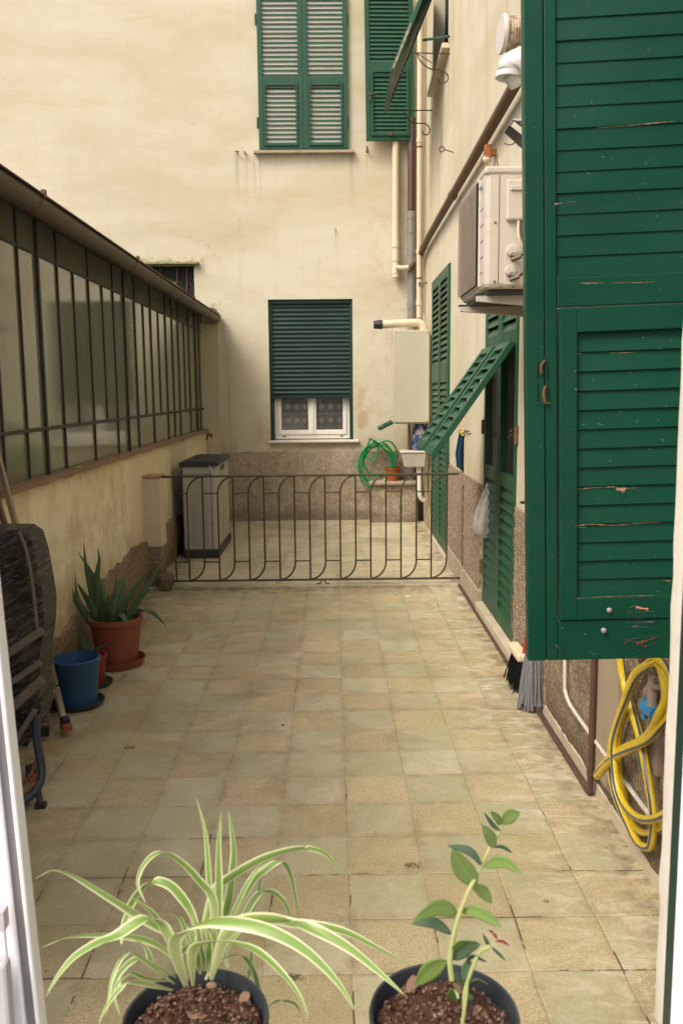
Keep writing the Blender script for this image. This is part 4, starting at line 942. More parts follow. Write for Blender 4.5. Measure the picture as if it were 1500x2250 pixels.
P = cr([(.985, 7.5, 2.25), (.985, 7.5, 2.29), (.965, 7.5, 2.33), (.925, 7.5, 2.352), (.87, 7.5, 2.352), (.70, 7.5, 2.345), (.52, 7.5, 2.337)], 5)
mb.tube(P, .044, 20); fl = obj('flue', mb, M_creamp, None, smooth=True); tag(fl, 'white flue pipe with a black end cap bending out of the boiler top', 'flue')
mb = MB(); mb.tube([(.53, 7.5, 2.337), (.50, 7.5, 2.336), (.435, 7.5, 2.333)], [.050, .050, .042], 20); obj('end_cap', mb, M_black, fl, smooth=True)
mb = MB()
# bag of odds and ends below the boiler
mb = MB(); rows = []
for j in range(16):
    t_ = j/15; r = .05+.045*math.sin(t_*3.0)+.01*noise.noise(Vector((t_*4, 1, 0)))
    rows.append([(.955+r*(1+.35*noise.noise(Vector((k*.9, t_*5, 2))))*math.cos(k/16*6.2832), 7.45+.6*r*math.sin(k/16*6.2832), 1.24-.34*t_) for k in range(16)])
mb.strip(rows, closed=True); tag(obj('carrier_bag', mb, M_print, smooth=True), 'crumpled blue printed bag hanging under the boiler', 'bag')
# cistern-like basin
ba = thing('wash_basin', (.87, 7.45, .75), 'small white plastic trough on a waste pipe below the boiler', 'basin')
mb = MB()
def trough(mb, z0, z1, a, b, n=1):
    p = [(a[0], a[2], z0), (a[1], a[2], z0), (a[1], a[3], z0), (a[0], a[3], z0), (b[0], b[2], z1), (b[1], b[2], z1), (b[1], b[3], z1), (b[0], b[3], z1)]
    mb.hexa([Vector(q) for q in p])
trough(mb, .76, .92, (.775, .995, 7.40, 7.56), (.735, 1.005, 7.36, 7.60)); trough(mb, .92, .945, (.722, 1.018, 7.35, 7.61), (.722, 1.018, 7.35, 7.61))
obj('bowl', mb, simple('aged_plastic', (.58, .54, .44), .45, .1, 12, (.36, .3, .2), .4, bump=.05), ba, bevel=.012)
mb = MB(); mb.tube(cr([(.935, 7.48, .77), (.935, 7.48, .62), (.94, 7.48, .48), (.965, 7.5, .40), (1.0, 7.52, .37)]), [.030]*12+[.026]*13, 14); obj('waste_outlet', mb, M_white, ba, smooth=True)
# orange bucket on the masonry block
mb = MB(); c = (.70, 8.27, .527)
mb.lathe([(.0, 0), (.075, 0), (.095, .135), (.105, .14), (.105, .155), (.093, .155), (.075, .02), (0, .02)], c, 28)
bk = obj('bucket', mb, M_orange, smooth=True); tag(bk, 'orange bucket standing on the masonry block beside the green hose', 'bucket')
# green hose coil
mb = MB()
hc = PY(828, 1020, 8.3)
loops = [((0, 0, 0), .205, .255, 0), ((.01, -.015, -.01), .185, .235, .3), ((-.01, -.03, .01), .215, .235, .1), ((.015, .01, .03), .17, .22, .5), ((-.02, -.02, -.02), .195, .262, -.1), ((-.06, -.04, .09), .07, .13, .2)]
pts = []
for (o_, rx, rz, ph) in loops:
    for k in range(13):
        a = math.pi/2+k/13*2*math.pi
        pts.append((hc.x+o_[0]+rx*math.cos(a)+.012*math.sin(3*a+ph), 8.31+o_[1]+.012*math.sin(2*a+ph*9), hc.z+o_[2]*2+rz*math.sin(a)+.25*(.0)))
mb.tube(cr(pts, 3), .0105, 8); mb.tube(cr([pts[0], Vector(pts[0])+Vector((.15, -.02, .03)), Vector(pts[0])+Vector((.24, .0, -.06)), Vector(pts[0])+Vector((.27, .02, -.2))]), .0105, 8)
gh = obj('garden_hose', mb, M_green_h, smooth=True); tag(gh, 'bright green garden hose coiled on the far wall', 'hose')
mb = MB(); mb.tube(cr([(hc.x, YB, hc.z+.235), (hc.x, 8.25, hc.z+.225), (hc.x, 8.22, hc.z+.28)]), .008, 8); tag(obj('wall_hook', mb, M_rust, smooth=True), 'iron hook holding the green hose', 'hook')
# iron pins, nail, ring
mb = MB(); mb.tube([(-1.14, YB-.05, 4.40), (-1.085, YB-.05, 4.40)], .006, 6); mb.tube([(-1.112, YB+.01, 4.395), (-1.112, YB-.05, 4.40), (-1.108, YB-.05, 4.37)], .008, 6); tag(obj('iron_pin', mb, M_rust), 'rusty iron T-pin in the wall, left of its pair below the upper window', 'pin')
mb = MB(); mb.tube([(-1.03, YB+.01, 4.41), (-1.02, YB-.05, 4.39), (-1.01, YB-.06, 4.36)], .010, 6); tag(obj('iron_pin', mb, M_rust), 'rusty iron stub in the wall, right of its pair by the sill', 'pin')
mb = MB(); mb.tube([(.41, YB+.01, 4.42), (.41, YB-.05, 4.42), (.41, YB-.055, 4.45)], .009, 6); mb.tube([(.41, YB-.05, 4.42), (.41, YB-.05, 4.375)], .014, 6); tag(obj('shutter_stop', mb, M_rust), 'rusty shutter stop below the corner shutter', 'shutter stop')
mb = MB(); mb.tube([(.031, YB+.01, 3.49), (.031, YB-.04, 3.50), (.031, YB-.04, 3.53)], .0045, 6); tag(obj('nail', mb, M_rust), 'lone bent nail in the cream wall above the roller shutter', 'nail')
mb = MB(); yy = 5.55; c0 = PY(970, 328, yy); mb.tube([c0+Vector((.022*math.cos(k/12*6.2832), 0, .022*math.sin(k/12*6.2832))) for k in range(13)], .005, 6); mb.tube([c0+Vector((.022, 0, -.002)), PY(996, 335, yy)], .005, 6); tag(obj('eye_bolt', mb, M_rust, smooth=True), 'eye bolt sticking out of the right-hand wall', 'eye bolt')
# scroll brackets of the flower box holder
Z3 = lambda l: [(500+a/3, b/3) for a, b in l]
for lab, yy, arm, scr in (('near', 5.99, [(1222, 348), (1443, 355)], [(1250, 350), (1265, 395), (1310, 440), (1350, 458), (1400, 462), (1445, 490), (1448, 530), (1415, 548), (1388, 535), (1385, 508)]),
                          ('far', 7.46, [(1160, 728), (1325, 728)], [(1165, 740), (1190, 790), (1230, 812), (1300, 815), (1330, 850), (1320, 885), (1290, 885), (1280, 860)])):
    mb = MB(); A_ = [PY(*p, yy) for p in Z3(arm)]; A_[1].x = XR(yy)+.01; mb.tube(A_, .006, 6)
    mb.tube(cr([PY(*p, yy) for p in Z3(scr)], 6), .006, 6)
    if lab == 'near': mb.tube([PY(915, 117, yy), PY(948, 138, yy)], .004, 6)
    tag(obj('scroll_bracket', mb, M_iron, smooth=True), lab+' scrolled iron bracket under the upper right window', 'bracket')
# ================================================================ AIR CONDITIONER
ac = thing('air_conditioner', (.8, 2.1, 2.0), 'cream outdoor air conditioning unit on two brackets above the near doorway', 'air conditioner')
ax0, ax1, ay0, ay1, az0, az1 = .645, .955, 1.75, 2.44, 2.055, 2.575
mb = MB(); mb.box(ax0, ax1, ay0, ay1, az0, az1); obj('casing', mb, M_ac, ac, bevel=.022)
mb = MB(); mb.box(ax0-.004, ax1+.006, ay0-.006, ay1+.004, az1-.030, az1+.004); obj('lid', mb, M_ac, ac, bevel=.010)
mb = MB(); mb.box(ax0-.006, ax0+.03, 1.88, 2.425, 2.075, 2.555); obj('front_panel', mb, M_ac, ac, bevel=.006)
mb = MB(); mb.box(ax0-.0085, ax0-.004, 1.895, 2.415, 2.085, 2.545); obj('fan_opening', mb, M_dark, ac)
mb = MB()
for k in range(27):
    z = 2.09+k*.0175; mb.tube([(ax0-.016, 1.893, z), (ax0-.016, 2.418, z)], .0024, 5, cap=False)
for k in range(16):
    y = 1.895+k*.0348; mb.tube([(ax0-.019, y, 2.085), (ax0-.019, y, 2.548)], .0022, 5, cap=False)
obj('wire_grille', mb, simple('grille_wire', (.30, .24, .18), .5, .2, 30, metal=.2), ac)
mb = MB()
for z in (2.13, 2.20, 2.27, 2.34, 2.41): mb.box(ax0-.0015, ax0+.002, 1.79, 1.872, z, z+.003)
for x in (.705,): mb.box(x, x+.003, ay0-.0015, ay0+.003, az0+.02, az1-.035)
obj('panel_grooves', mb, simple('groove_shadow', (.12, .09, .06), .8, .2, 20), ac)
# maker's lettering, small and blurred by distance
fc = bpy.data.curves.new('maker_lettering', 'FONT'); fc.body = 'Panasonic'; fc.size = .030; fc.extrude = .0006; fc.align_x = 'CENTER'; fc.align_y = 'CENTER'
fo = bpy.data.objects.new('maker_lettering', fc); col.objects.link(fo); me_ = bpy.data.meshes.new_from_object(fo); bpy.data.objects.remove(fo); fo = bpy.data.objects.new('maker_lettering', me_); col.objects.link(fo); fo.parent = ac
fo.rotation_euler = (math.pi/2, 0, -math.pi/2); fo.location = Vector((ax0-.0075, 1.828, 2.505))-ac.location; fo.scale = (.58, 1, 1)
me_.materials.clear(); me_.materials.append(simple('lettering_blue', (.10, .13, .25), .5, .1, 9))
mb = MB(); mb.box(.735, .9, ay0-.022, ay0+.002, 2.345, 2.52); obj('valve_cover', mb, M_ac, ac, bevel=.009)
mb = MB(); mb.box(.750, .9, ay0-.030, ay0-.020, 2.47, 2.492); obj('cover_grip', mb, M_ac, ac, bevel=.004)
mb = MB(); mb.box(.735, .93, ay0-.003, ay0+.002, 2.07, 2.245); obj('valve_plate', mb, M_ac, ac, bevel=.002)
for (zz_, xx) in ((2.215, .765), (2.13, .760)):
    mb = MB(); mb.lathe([(0, .02), (.022, .018), (.026, 0)], (xx, ay0-.002, zz_), 20, Matrix.Rotation(math.pi/2, 4, 'X'))
    vb = obj('valve_boss', mb, M_ac, ac, smooth=True)
    mb = MB(); mb.tube([(xx, ay0-.015, zz_-.02), (xx+.02, ay0-.05, zz_-.028), (xx+.05, ay0-.055, zz_-.012)], [.014, .012, .009], 10); mb.tube([(xx-.012, ay0-.05, zz_-.045), (xx+.03, ay0-.055, zz_-.03)], .010, 8); mb.tube([(xx+.04, ay0-.055, zz_-.018), (xx+.09, ay0-.055, zz_+.005)], .007, 8)
    obj('service_valve', mb, simple('valve_brass', (.12, .10, .075), .5, .3, 40, metal=.5), ac, smooth=True)
mb = MB(); mb.tube(cr([(.79, ay0-.012, 2.345), (.79, ay0-.02, 2.28), (.81, ay0-.02, 2.23), (.86, ay0-.02, 2.17)]), .006, 8); obj('pale_cable', mb, M_creamp, ac, smooth=True)
mb = MB(); mb.tube(cr([(.802, ay0-.012, 2.345), (.803, ay0-.024, 2.28), (.825, ay0-.024, 2.23), (.87, ay0-.024, 2.19)]), .004, 8); obj('black_cable', mb, M_black, ac, smooth=True)
for (x, z) in ((.69, 2.34), (.69, 2.085), (.72, 2.065), (.775, 2.062), (.87, 2.352)):
    mb = MB(); mb.lathe([(0, .004), (.005, .003), (.006, 0)], (x, ay0-.001, z), 10, Matrix.Rotation(math.pi/2, 4, 'X')); obj('screw', mb, M_brass, ac, smooth=True)
mb = MB(); mb.box(.67, .95, ay0+.03, ay1-.03, 2.035, 2.057); obj('base_pan', mb, M_black, ac)
for k, yb2 in enumerate((1.86, 2.36)):
    mb = MB()
    mb.hexa([Vector(p) for p in ((.625, yb2-.02, 2.018-.010), (XR(yb2), yb2-.02, 2.018-.045), (XR(yb2), yb2+.002, 2.018-.045), (.625, yb2+.002, 2.018-.010), (.625, yb2-.02, 2.035), (XR(yb2), yb2-.02, 2.035), (XR(yb2), yb2+.002, 2.035), (.625, yb2+.002, 2.035))])
    br = obj('wall_bracket', mb, M_acg, ac, bevel=.003)
    mb = MB(); mb.box(.622, .66, yb2-.022, yb2+.03, 2.0352, 2.042); mb.box(.74, .76, yb2-.022, yb2+.03, 2.0352, 2.042); obj('rubber_pad', mb, M_black, br)
# dirt on the lid and cable going up to the wall
mb = MB(); mb.tube(cr([PY(1107, 315, 2.6), PY(1122, 318, 2.5), PY(1140, 305, 2.4), PY(1150, 295, 2.4)]), .0035, 6)
tag(obj('loose_wire', mb, M_oldpipe, smooth=True), 'loose thin wire looping from the rusty bracket to the floodlight', 'wire')
mb = MB(); mb.tube(cr([PY(1093, 340, 2.3), PY(1091, 352, 2.2), PY(1094, 366, 2.1)]), .0035, 6); tag(obj('loose_wire', mb, M_oldpipe, smooth=True), 'short stub of wire between the insulator and the air conditioner lid', 'wire')
# rusty box bracket with insulator
rk = thing('iron_bracket', (.9, 2.6, 3.1), 'orange rusty bracket projecting below the brown pipe', 'bracket')
yk = 3.6; p1, p2 = PY(1064, 331, yk), PY(1108, 331, yk); hz_ = .055
mb = MB(); mb.box(p1.x, XR(yk), yk-.02, yk+.02, p1.z-.032, p1.z-.004+.01); mb.box(p1.x, p1.x+.04, yk-.025, yk+.025, p1.z-.045, p1.z+.035); mb.box(p2.x-.006, p2.x+.006, yk-.02, yk+.02, p1.z-.09, p1.z)
obj('steel_channel', mb, simple('orange_rust', (.36, .11, .03), .8, .35, 30, (.14, .06, .03), .6), rk, bevel=.004)
mb = MB(); c = PY(1069, 350, yk); mb.lathe([(0, .028), (.016, .022), (.026, .004), (.026, -.006), (.014, -.024), (0, -.028)], c, 18); obj('insulator', mb, M_creamp, rk, smooth=True)
# floodlight
fl2 = thing('floodlight', (.9, 1.9, 2.9), 'small dark floodlight half hidden by the big shutter edge', 'lamp')
yk = 1.9; mb = MB()
q0, q1, q2, q3 = PY(1116, 277, yk), PY(1127, 261, yk), PY(1185, 300, yk), PY(1160, 318, yk)
D_ = Vector((0, .10, 0)); mb.hexa([q0, q3, q3+D_, q0+D_, q1, q2, q2+D_, q1+D_]); obj('housing', mb, M_black, fl2, bevel=.004)
mb = MB(); e = Vector((0, -.003, 0)); k0, k1, k2, k3 = PY(1121, 277, yk)+e, PY(1128, 267, yk)+e, PY(1146, 281, yk)+e, PY(1146, 297, yk)+e; mb.hexa([k0, k3, k3-e*.6, k0-e*.6, k1, k2, k2-e*.6, k1-e*.6]); obj('lens', mb, M_acg, fl2)
mb = MB(); mb.box(PY(1128, 262, yk).x, XR(yk), yk+.02, yk+.09, PY(1128, 262, yk).z, PY(1128, 262, yk).z+.008); obj('mount', mb, M_acg, fl2)
# flue terminals near the big shutter
fu = thing('vent_pipe', (.8, 1.1, 2.9), 'wide stained cream ribbed vent pipe jutting out beside the big shutter', 'vent pipe')
yk = 1.25; a_ = PY(1098, 75, yk); rr_ = 37/FPX*(yk-CAM.y)
mb = MB(); n = 22; L_ = XR(yk)-a_.x
rows = []
for i in range(121):
    x = a_.x+.014+L_*i/120; r = rr_*(.90+.022*math.sin(i*2.1)); rows.append([(x, yk+r*math.cos(k/28*6.2832), a_.z+r*math.sin(k/28*6.2832)) for k in range(29)])
mb.strip(rows); obj('ribbed_duct', mb, simple('stained_duct', (.50, .42, .28), .75, .3, 9, (.16, .08, .06), .85, .42, .6, bump=.3), fu, smooth=True)
mb = MB(); A = Matrix.Rotation(math.radians(-86), 4, 'Z')@Matrix.Rotation(math.pi/2, 4, 'X'); mb.lathe([(0, .0), (rr_*.98, 0), (rr_*1.03, -.006), (rr_*1.0, -.016)], a_, 30, A); obj('end_disc', mb, simple('grey_white_disc', (.56, .52, .46), .5, .1, 9), fu, smooth=True)
el_ = thing('flue_elbow', (.8, 1.0, 2.8), 'pale grey plastic flue elbow under the ribbed vent pipe', 'flue')
yk = 1.18; kk = (yk-CAM.y)/FPX; P = [PY(1210, 138, yk), PY(1160, 138, yk), PY(1136, 142, yk), PY(1124, 150, yk), PY(1120, 160, yk)]
mb = MB(); mb.tube(cr(P, 6), [31*kk]*12+[30*kk]*8+[28*kk, 27*kk, 26*kk, 25*kk, 24*kk], 24); obj('elbow_body', mb, M_whitep, el_, smooth=True)
mb = MB(); c = PY(1140, 142, yk)
mb.tube([c+Vector((-.008, 0, 0)), c+Vector((.008, 0, .0))], 34*kk, 24); mb.tube([PY(1117, 160, yk), PY(1116, 172, yk)], 27*kk, 24)
mb.tube([PY(1126, 168, yk), PY(1134, 190, yk)], [20*kk, 13*kk], 18)
obj('socket_rim', mb, M_whitep, el_, smooth=True)
# ================================================================ CLOTHES LINE, CLOTH, BAG
pul = thing('pulley', (.97, 2.86, 1.37), 'small black clothes line pulley by the near doorway', 'pulley')
pc = PY(1127, 958, 2.86)
mb = MB()
for dz in (-.02, .02): mb.tube([pc+Vector((.022*math.cos(k/14*6.2832), 0, dz*.7+.022*math.sin(k/14*6.2832))) for k in range(15)], .005, 6)
mb.lathe([(0, .006), (.014, .006), (.010, 0), (.014, -.006), (0, -.006)], pc, 14, Matrix.Rotation(math.pi/2, 4, 'X')); mb.tube([pc, (XR(2.8)+.01, 2.8, pc.z)], .005, 6)
obj('wheel', mb, M_black, pul, smooth=True)
yc = 4.9; pe = PY(1016, 946, yc); pe2 = PY(1013, 950, yc)
mb = MB(); mb.tube(cr([pc+Vector((0, 0, .012)), PY(1075, 951, 3.9), pe, PY(1008, 944, 5.6)], 6), .0035, 5); mb.tube(cr([pc-Vector((0, 0, .014)), PY(1075, 958, 3.9), pe2, PY(1006, 950, 5.6)], 6), .003, 5); mb.tube([PY(1007, 947, 5.6), (XR(5.6)+.01, 5.6, PY(1007, 947, 5.6).z)], .006, 6)
tag(obj('clothes_line', mb, M_bar, smooth=True), 'thin doubled clothes line running back along the right-hand wall', 'clothes line')
mb = MB(); rows = []
T_ = [(1008, 953), (1025, 951)]; 
for j in range(18):
    t_ = j/17; wl_ = 1008-9*min(1, t_*1.5)+(8*max(0, t_-.55)); wr_ = 1026+8*t_; yb_ = 953+ (78+22*1)*t_
    row = []
    for k in range(13):
        s = k/12; px_ = wl_+(wr_-wl_)*s; low = (1-abs(s-.62)*1.3)*24*max(0, t_-.6)*2.0-10*max(0, t_-.6)
        row.append(PY(px_, 953+t_*72+low, yc-.02+.022*math.sin(s*11+t_*1.5)*(.4+t_)))
    rows.append(row)
mb.strip(rows); tag(obj('hanging_cloth', mb, M_cloth, smooth=True, solid=.004), 'dark blue cloth pegged on the clothes line below the propped flap', 'cloth')
mb = MB(); q = PY(1016, 950, yc-.05); mb.box(q.x-.008, q.x+.008, q.y-.006, q.y+.006, q.z-.03, q.z+.03); mb.box(q.x-.020, q.x+.014, q.y-.01, q.y+.004, q.z-.008, q.z+.010); tag(obj('clothes_peg', mb, M_yel, bevel=.003), 'yellow clothes peg holding the blue cloth', 'clothes peg')
mb = MB(); q = PY(985, 1022, 5.72); mb.tube([q, (XR(5.7)+.01, 5.72, q.z)], .007, 6); mb.box(q.x-.008, q.x+.008, q.y-.02, q.y+.02, q.z-.03, q.z+.03); tag(obj('shutter_stop', mb, M_black), 'black iron shutter stop behind the blue cloth', 'shutter stop')
mb = MB(); q = PY(1143, 1104, 2.3); mb.box(q.x, XR(2.3)+.01, q.y-.012, q.y+.012, q.z-.006, q.z+.006); tag(obj('shutter_stop', mb, M_black), 'dark iron stop stub beside the big shutter edge', 'shutter stop')
mb = MB(); rows = []; cb = [(1070, 1062, 3), (1072, 1075, 9), (1070, 1095, 17), (1067, 1120, 23), (1065, 1145, 25), (1064, 1162, 24), (1065, 1174, 18), (1066, 1182, 5)]
yk = 3.72
for (px_, py_, hw) in [tuple(cb[i][k]*(1-f_)+cb[i+1][k]*f_ for k in range(3)) for i in range(7) for f_ in (0, .33, .66)]+[cb[-1]]:
    c = PY(px_, py_, yk); r = hw/FPX*(yk-CAM.y)
    rows.append([(c.x+r*math.cos(k/20*6.2832)*(1+.10*math.sin(k*.942+py_*.02)), yk+.55*r*math.sin(k/20*6.2832)*(1+.2*math.sin(k*1.2566+py_*.03)), c.z) for k in range(20)])
mb.strip(rows, closed=True); pb = obj('plastic_bag', mb, M_bag, smooth=True); tag(pb, 'translucent plastic bag hanging on the near door leaf', 'bag')
mb = MB()
for i in range(14):
    c = PY(1065+random.uniform(-14, 14), 1160+random.uniform(-12, 12), yk)+Vector((0, random.uniform(-.02, .02), 0)); mb.lathe([(0, .014), (.010, .008), (.010, -.008), (0, -.014)], c, 7)
tag(obj('clothes_pegs', mb, simple('mixed_pegs', (.35, .22, .20), .6, .5, 40, (.12, .2, .35), .7, .45, .55), pb), None)
mb = MB(); c = PY(1070, 1062, yk); mb.tube([c, (XR(yk)-.01, yk, c.z+.01)], .004, 6); tag(obj('wall_hook', mb, M_rust), 'small hook the plastic bag hangs from', 'hook')
# ================================================================ RESIN CABINET
cb_ = thing('storage_cabinet', (-1.3, 6.5, .03), 'grey resin storage cabinet with a black lid behind the gate', 'cabinet')
X0, X1, Y0, Y1 = -1.475, -1.135, 5.96, 6.98
mb = MB(); mb.box(X0+.01, X1-.012, Y0+.012, Y1-.01, .11, .915); obj('carcass', mb, M_boxg, cb_, bevel=.012)
mb = MB(); mb.box(X0, X1, Y0, Y1, .03, .112); obj('plinth', mb, M_boxd, cb_, bevel=.008)
mb = MB(); mb.box(X0-.012, X1+.012, Y0-.014, Y1+.012, .915, .955); mb.box(X0+.015, X1-.015, Y0+.02, Y1-.02, .955, .962); obj('lid', mb, M_boxd, cb_, bevel=.010)
mb = MB()
for k in range(42):
    z = .17+k*.0148; mb.tube([(X0+.085, Y0+.009, z), (X1-.095, Y0+.009, z)], .0052, 6)
obj('ribbed_panel', mb, M_boxg, cb_, smooth=True)
mb = MB(); mb.box(X1-.060, X1-.056, Y0+.006, Y0+.014, .115, .913); mb.box(X0+.03, X1-.06, Y0+.006, Y0+.0125, .836, .840); mb.box(X1-.013, X1-.0105, Y0+.50, Y0+.506, .115, .91); mb.box(X1-.014, X1-.0095, Y0+.36, Y0+.66, .84, .89)
obj('seams', mb, M_boxd, cb_)
mb = MB(); mb.box(X0+.0, X0+.012, Y0+.02, Y1-.02, .115, .915); obj('dark_back', mb, M_boxd, cb_)
mb = MB(); mb.tube(cr([(-1.20, Y0-.02, .925), (-1.19, Y0-.025, .90), (-1.175, Y0-.02, .87), (-1.18, Y0-.018, .85)]), .004, 6); tag(obj('string_tie', mb, M_white, smooth=True), 'bit of white string hanging from the cabinet lid', 'string')
mb = MB(); q = PY(457, 955, 8.0); mb.tube(cr([q, q+Vector((.03, 0, .0)), q+Vector((.05, 0, -.03))]), .018, 8); mb.tube([q, q+Vector((-.02, .02, -.06))], .012, 8); tag(obj('tap', mb, M_rust, smooth=True), 'dark rusty tap fitting at the far end of the low wall', 'tap')
# ================================================================ POTS ALONG THE LEFT WALL
def potprof(r0, r1, h, rim=.02, lip=.012, th=.006): return [(0, 0), (r0, 0), (r1, h-rim), (r1+lip, h-rim), (r1+lip, h), (r1-th, h), (r1-th-.004, h-.03)]
def saucer(mb, c, r, h=.03): mb.lathe([(0, 0), (r*.86, 0), (r, h), (r-.006, h), (r*.84, .008), (0, .008)], c, 40)
def soil(name, parent, c, r, m=M_soil, amp=.008, dome=.0):
    mb = MB(); rows = []
    for i in range(22):
        rr = r*i/21; rows.append([(c[0]+rr*math.cos(k/56*6.2832), c[1]+rr*math.sin(k/56*6.2832), c[2]+dome*(1-(rr/r)**2)+amp*(noise.noise(Vector((rr*math.cos(k/56*6.2832)*45, rr*math.sin(k/56*6.2832)*45, c[0]*9)))+.6*noise.noise(Vector((rr*math.cos(k/56*6.2832)*120, rr*math.sin(k/56*6.2832)*120, 3))))) for k in range(57)])
    mb.strip(rows); return obj(name, mb, m, parent, smooth=True)
def blade(mb, pts, w, th=.006, side=None, prof=None, k=5, fold=.35, na=5):
    P = cr(pts, k); m = len(P); rows = []; L = [0]
    for i in range(1, m): L.append(L[-1]+(P[i]-P[i-1]).length)
    for i in range(m):
        t_ = (P[min(i+1, m-1)]-P[max(i-1, 0)]).normalized(); u = L[i]/L[-1]
        s_ = side if side is not None else Vector((1, 0, 0)); s_ = (s_-t_*s_.dot(t_)).normalized(); n_ = s_.cross(t_)
        ww = w*(prof(u) if prof else max(.02, (1-u)**.8))/2; row = []
        for a in range(na):
            q = -1+2*a/(na-1); row.append(P[i]+s_*ww*q+n_*ww*fold*(q*q))
        rows.append(row)
    mb.strip(rows); return P
def aloe_blade(mb, pts, w, k=5):
    P = cr(pts, k); m = len(P); rows = []
    for i in range(m):
        t_ = (P[min(i+1, m-1)]-P[max(i-1, 0)]).normalized(); u = i/(m-1)
        s_ = Vector((1, .25, 0)); s_ = (s_-t_*s_.dot(t_)).normalized(); n_ = s_.cross(t_); ww = w/2*max(.03, (1-u**1.5))
        rows.append([P[i]+s_*ww*a+n_*ww*b for a, b in ((-1, -.18), (-.45, .28), (.45, .28), (1, -.18), (.5, -.42), (-.5, -.42))])
    mb.strip(rows, closed=True)
Z1 = lambda l: [(a/3.2143, 1130+b/3.2143) for a, b in l]
c = Vector((-1.335, 2.80, 0))
pt = thing('potted_aloe', c, 'spiky aloe in a large terracotta coloured pot with a matching saucer', 'potted plant')
mb = MB(); saucer(mb, c, .165, .045); obj('saucer', mb, M_terra, pt, smooth=True)
mb = MB(); mb.lathe(potprof(.115, .150, .285, .03, .010), c+Vector((0, 0, .012)), 48); obj('pot', mb, M_terra, pt, smooth=True)
soil('soil', pt, c+Vector((0, 0, .262)), .142)
for i, (l, dy) in enumerate([([(690, 790), (650, 560), (610, 380), (592, 190)], .05), ([(700, 790), (690, 600), (690, 420), (703, 320), (690, 230)], -.02), ([(745, 790), (690, 560), (640, 400), (548, 265)], .0), ([(665, 780), (590, 680), (540, 560), (530, 410)], .04), ([(650, 770), (560, 640), (515, 560), (505, 500)], -.03),
                     ([(720, 800), (640, 640), (580, 540), (548, 485)], -.08), ([(790, 770), (740, 600), (710, 480), (650, 400)], .06), ([(790, 760), (825, 560), (820, 410)], .08), ([(820, 780), (865, 560), (900, 390)], .12), ([(840, 770), (880, 640), (960, 510), (1065, 385)], .06), ([(885, 770), (960, 640), (1080, 450), (1180, 245)], .02),
                     ([(900, 790), (860, 710), (880, 740), (942, 832)], -.10), ([(880, 750), (960, 690), (1050, 680), (1120, 730), (1178, 795)], .03), ([(760, 790), (780, 650), (830, 520), (870, 450)], .10), ([(700, 800), (660, 700), (640, 620), (610, 560)], -.06), ([(730, 800), (715, 700), (720, 620), (700, 520)], -.09), ([(820, 790), (850, 700), (900, 620), (960, 560)], -.02), ([(760, 800), (770, 720), (760, 640), (775, 560)], -.1)]):
    b0 = Z1(l); P = [PY(px_, py_, 2.8+dy*(k/(len(b0)-1))) for k, (px_, py_) in enumerate(b0)]
    base = P[0]; base.z = min(base.z, .31)
    mb = MB(); aloe_blade(mb, P, .047 if i not in (11,) else .055); obj('leaf', mb, M_aloe, pt, smooth=True)
c = Vector((-1.375, 2.13, 0))
pt = thing('blue_pot', c, 'empty blue plastic pot on a dark saucer by the left wall', 'plant pot')
mb = MB(); saucer(mb, c, .135, .028); obj('saucer', mb, M_saucer, pt, smooth=True)
mb = MB(); mb.lathe([(0, .008), (.098, .01), (.112, .215), (.120, .225), (.122, .255), (.116, .258), (.112, .235), (.108, .22), (.095, .10), (0, .10)], c, 48); obj('pot', mb, M_blue, pt, smooth=True)
mb = MB(); mb.box(-1.405, -1.380, 2.025, 2.0268, .085, .125); obj('sticker_patch', mb, simple('torn_sticker', (.20, .17, .14), .8, .3, 60), pt) if False else None
c = Vector((-1.375, 2.44, 0))
pt = thing('potted_plant', c, 'small aloe in a red pot hidden behind the blue pot', 'potted plant')
mb = MB(); saucer(mb, c, .10, .022); obj('saucer', mb, M_saucer, pt, smooth=True)
mb = MB(); mb.lathe(potprof(.055, .068, .165, .02, .006), c+Vector((0, 0, .008)), 32); obj('pot', mb, simple('dark_red_plastic', (.20, .018, .014), .45, .2, 6), pt, smooth=True)
soil('soil', pt, c+Vector((0, 0, .155)), .060)
for l in ([(625, 975), (600, 930), (570, 850)], [(645, 975), (645, 930), (650, 895)], [(665, 970), (730, 930), (830, 895)], [(610, 970), (595, 950), (575, 920)], [(640, 980), (620, 920), (635, 870)]):
    P = [PY(*p, 2.42) for p in Z1(l)]; mb = MB(); aloe_blade(mb, P, .018); obj('leaf', mb, M_aloe, pt, smooth=True)
# ================================================================ STEP LADDER & FOLDED LOUNGER
ld = thing('step_ladder', (-1.4, 1.9, 0), 'old folding step ladder with a wooden tread leaning on the left wall', 'ladder')
def bar(mb, a, b, w, t, up=Vector((0, 1, 0))):
    a, b = Vector(a), Vector(b); d = (b-a).normalized(); s = (up-d*up.dot(d)).normalized(); n = d.cross(s)
    mb.hexa([a-s*w/2-n*t/2, a+s*w/2-n*t/2, a+s*w/2+n*t/2, a-s*w/2+n*t/2, b-s*w/2-n*t/2, b+s*w/2-n*t/2, b+s*w/2+n*t/2, b-s*w/2+n*t/2])
f1 = PZ(146, 1602, .03); f2 = PZ(72, 1712, .03); f3 = PZ(100, 1612, .03)
t1 = PY(98, 1405, 1.98)
mb = MB(); bar(mb, PY(98, 1405, 2.02), PY(125, 1505, 2.0), .028, .018); bar(mb, PY(125, 1512, 2.0), PY(143, 1598, f1.y), .032, .018); obj('front_leg', mb, M_alu, ld, bevel=.003)
mb = MB(); bar(mb, PY(62, 1635, 1.6), PY(75, 1690, 1.55), .024, .016); obj('front_leg', mb, M_alu, ld, bevel=.003)
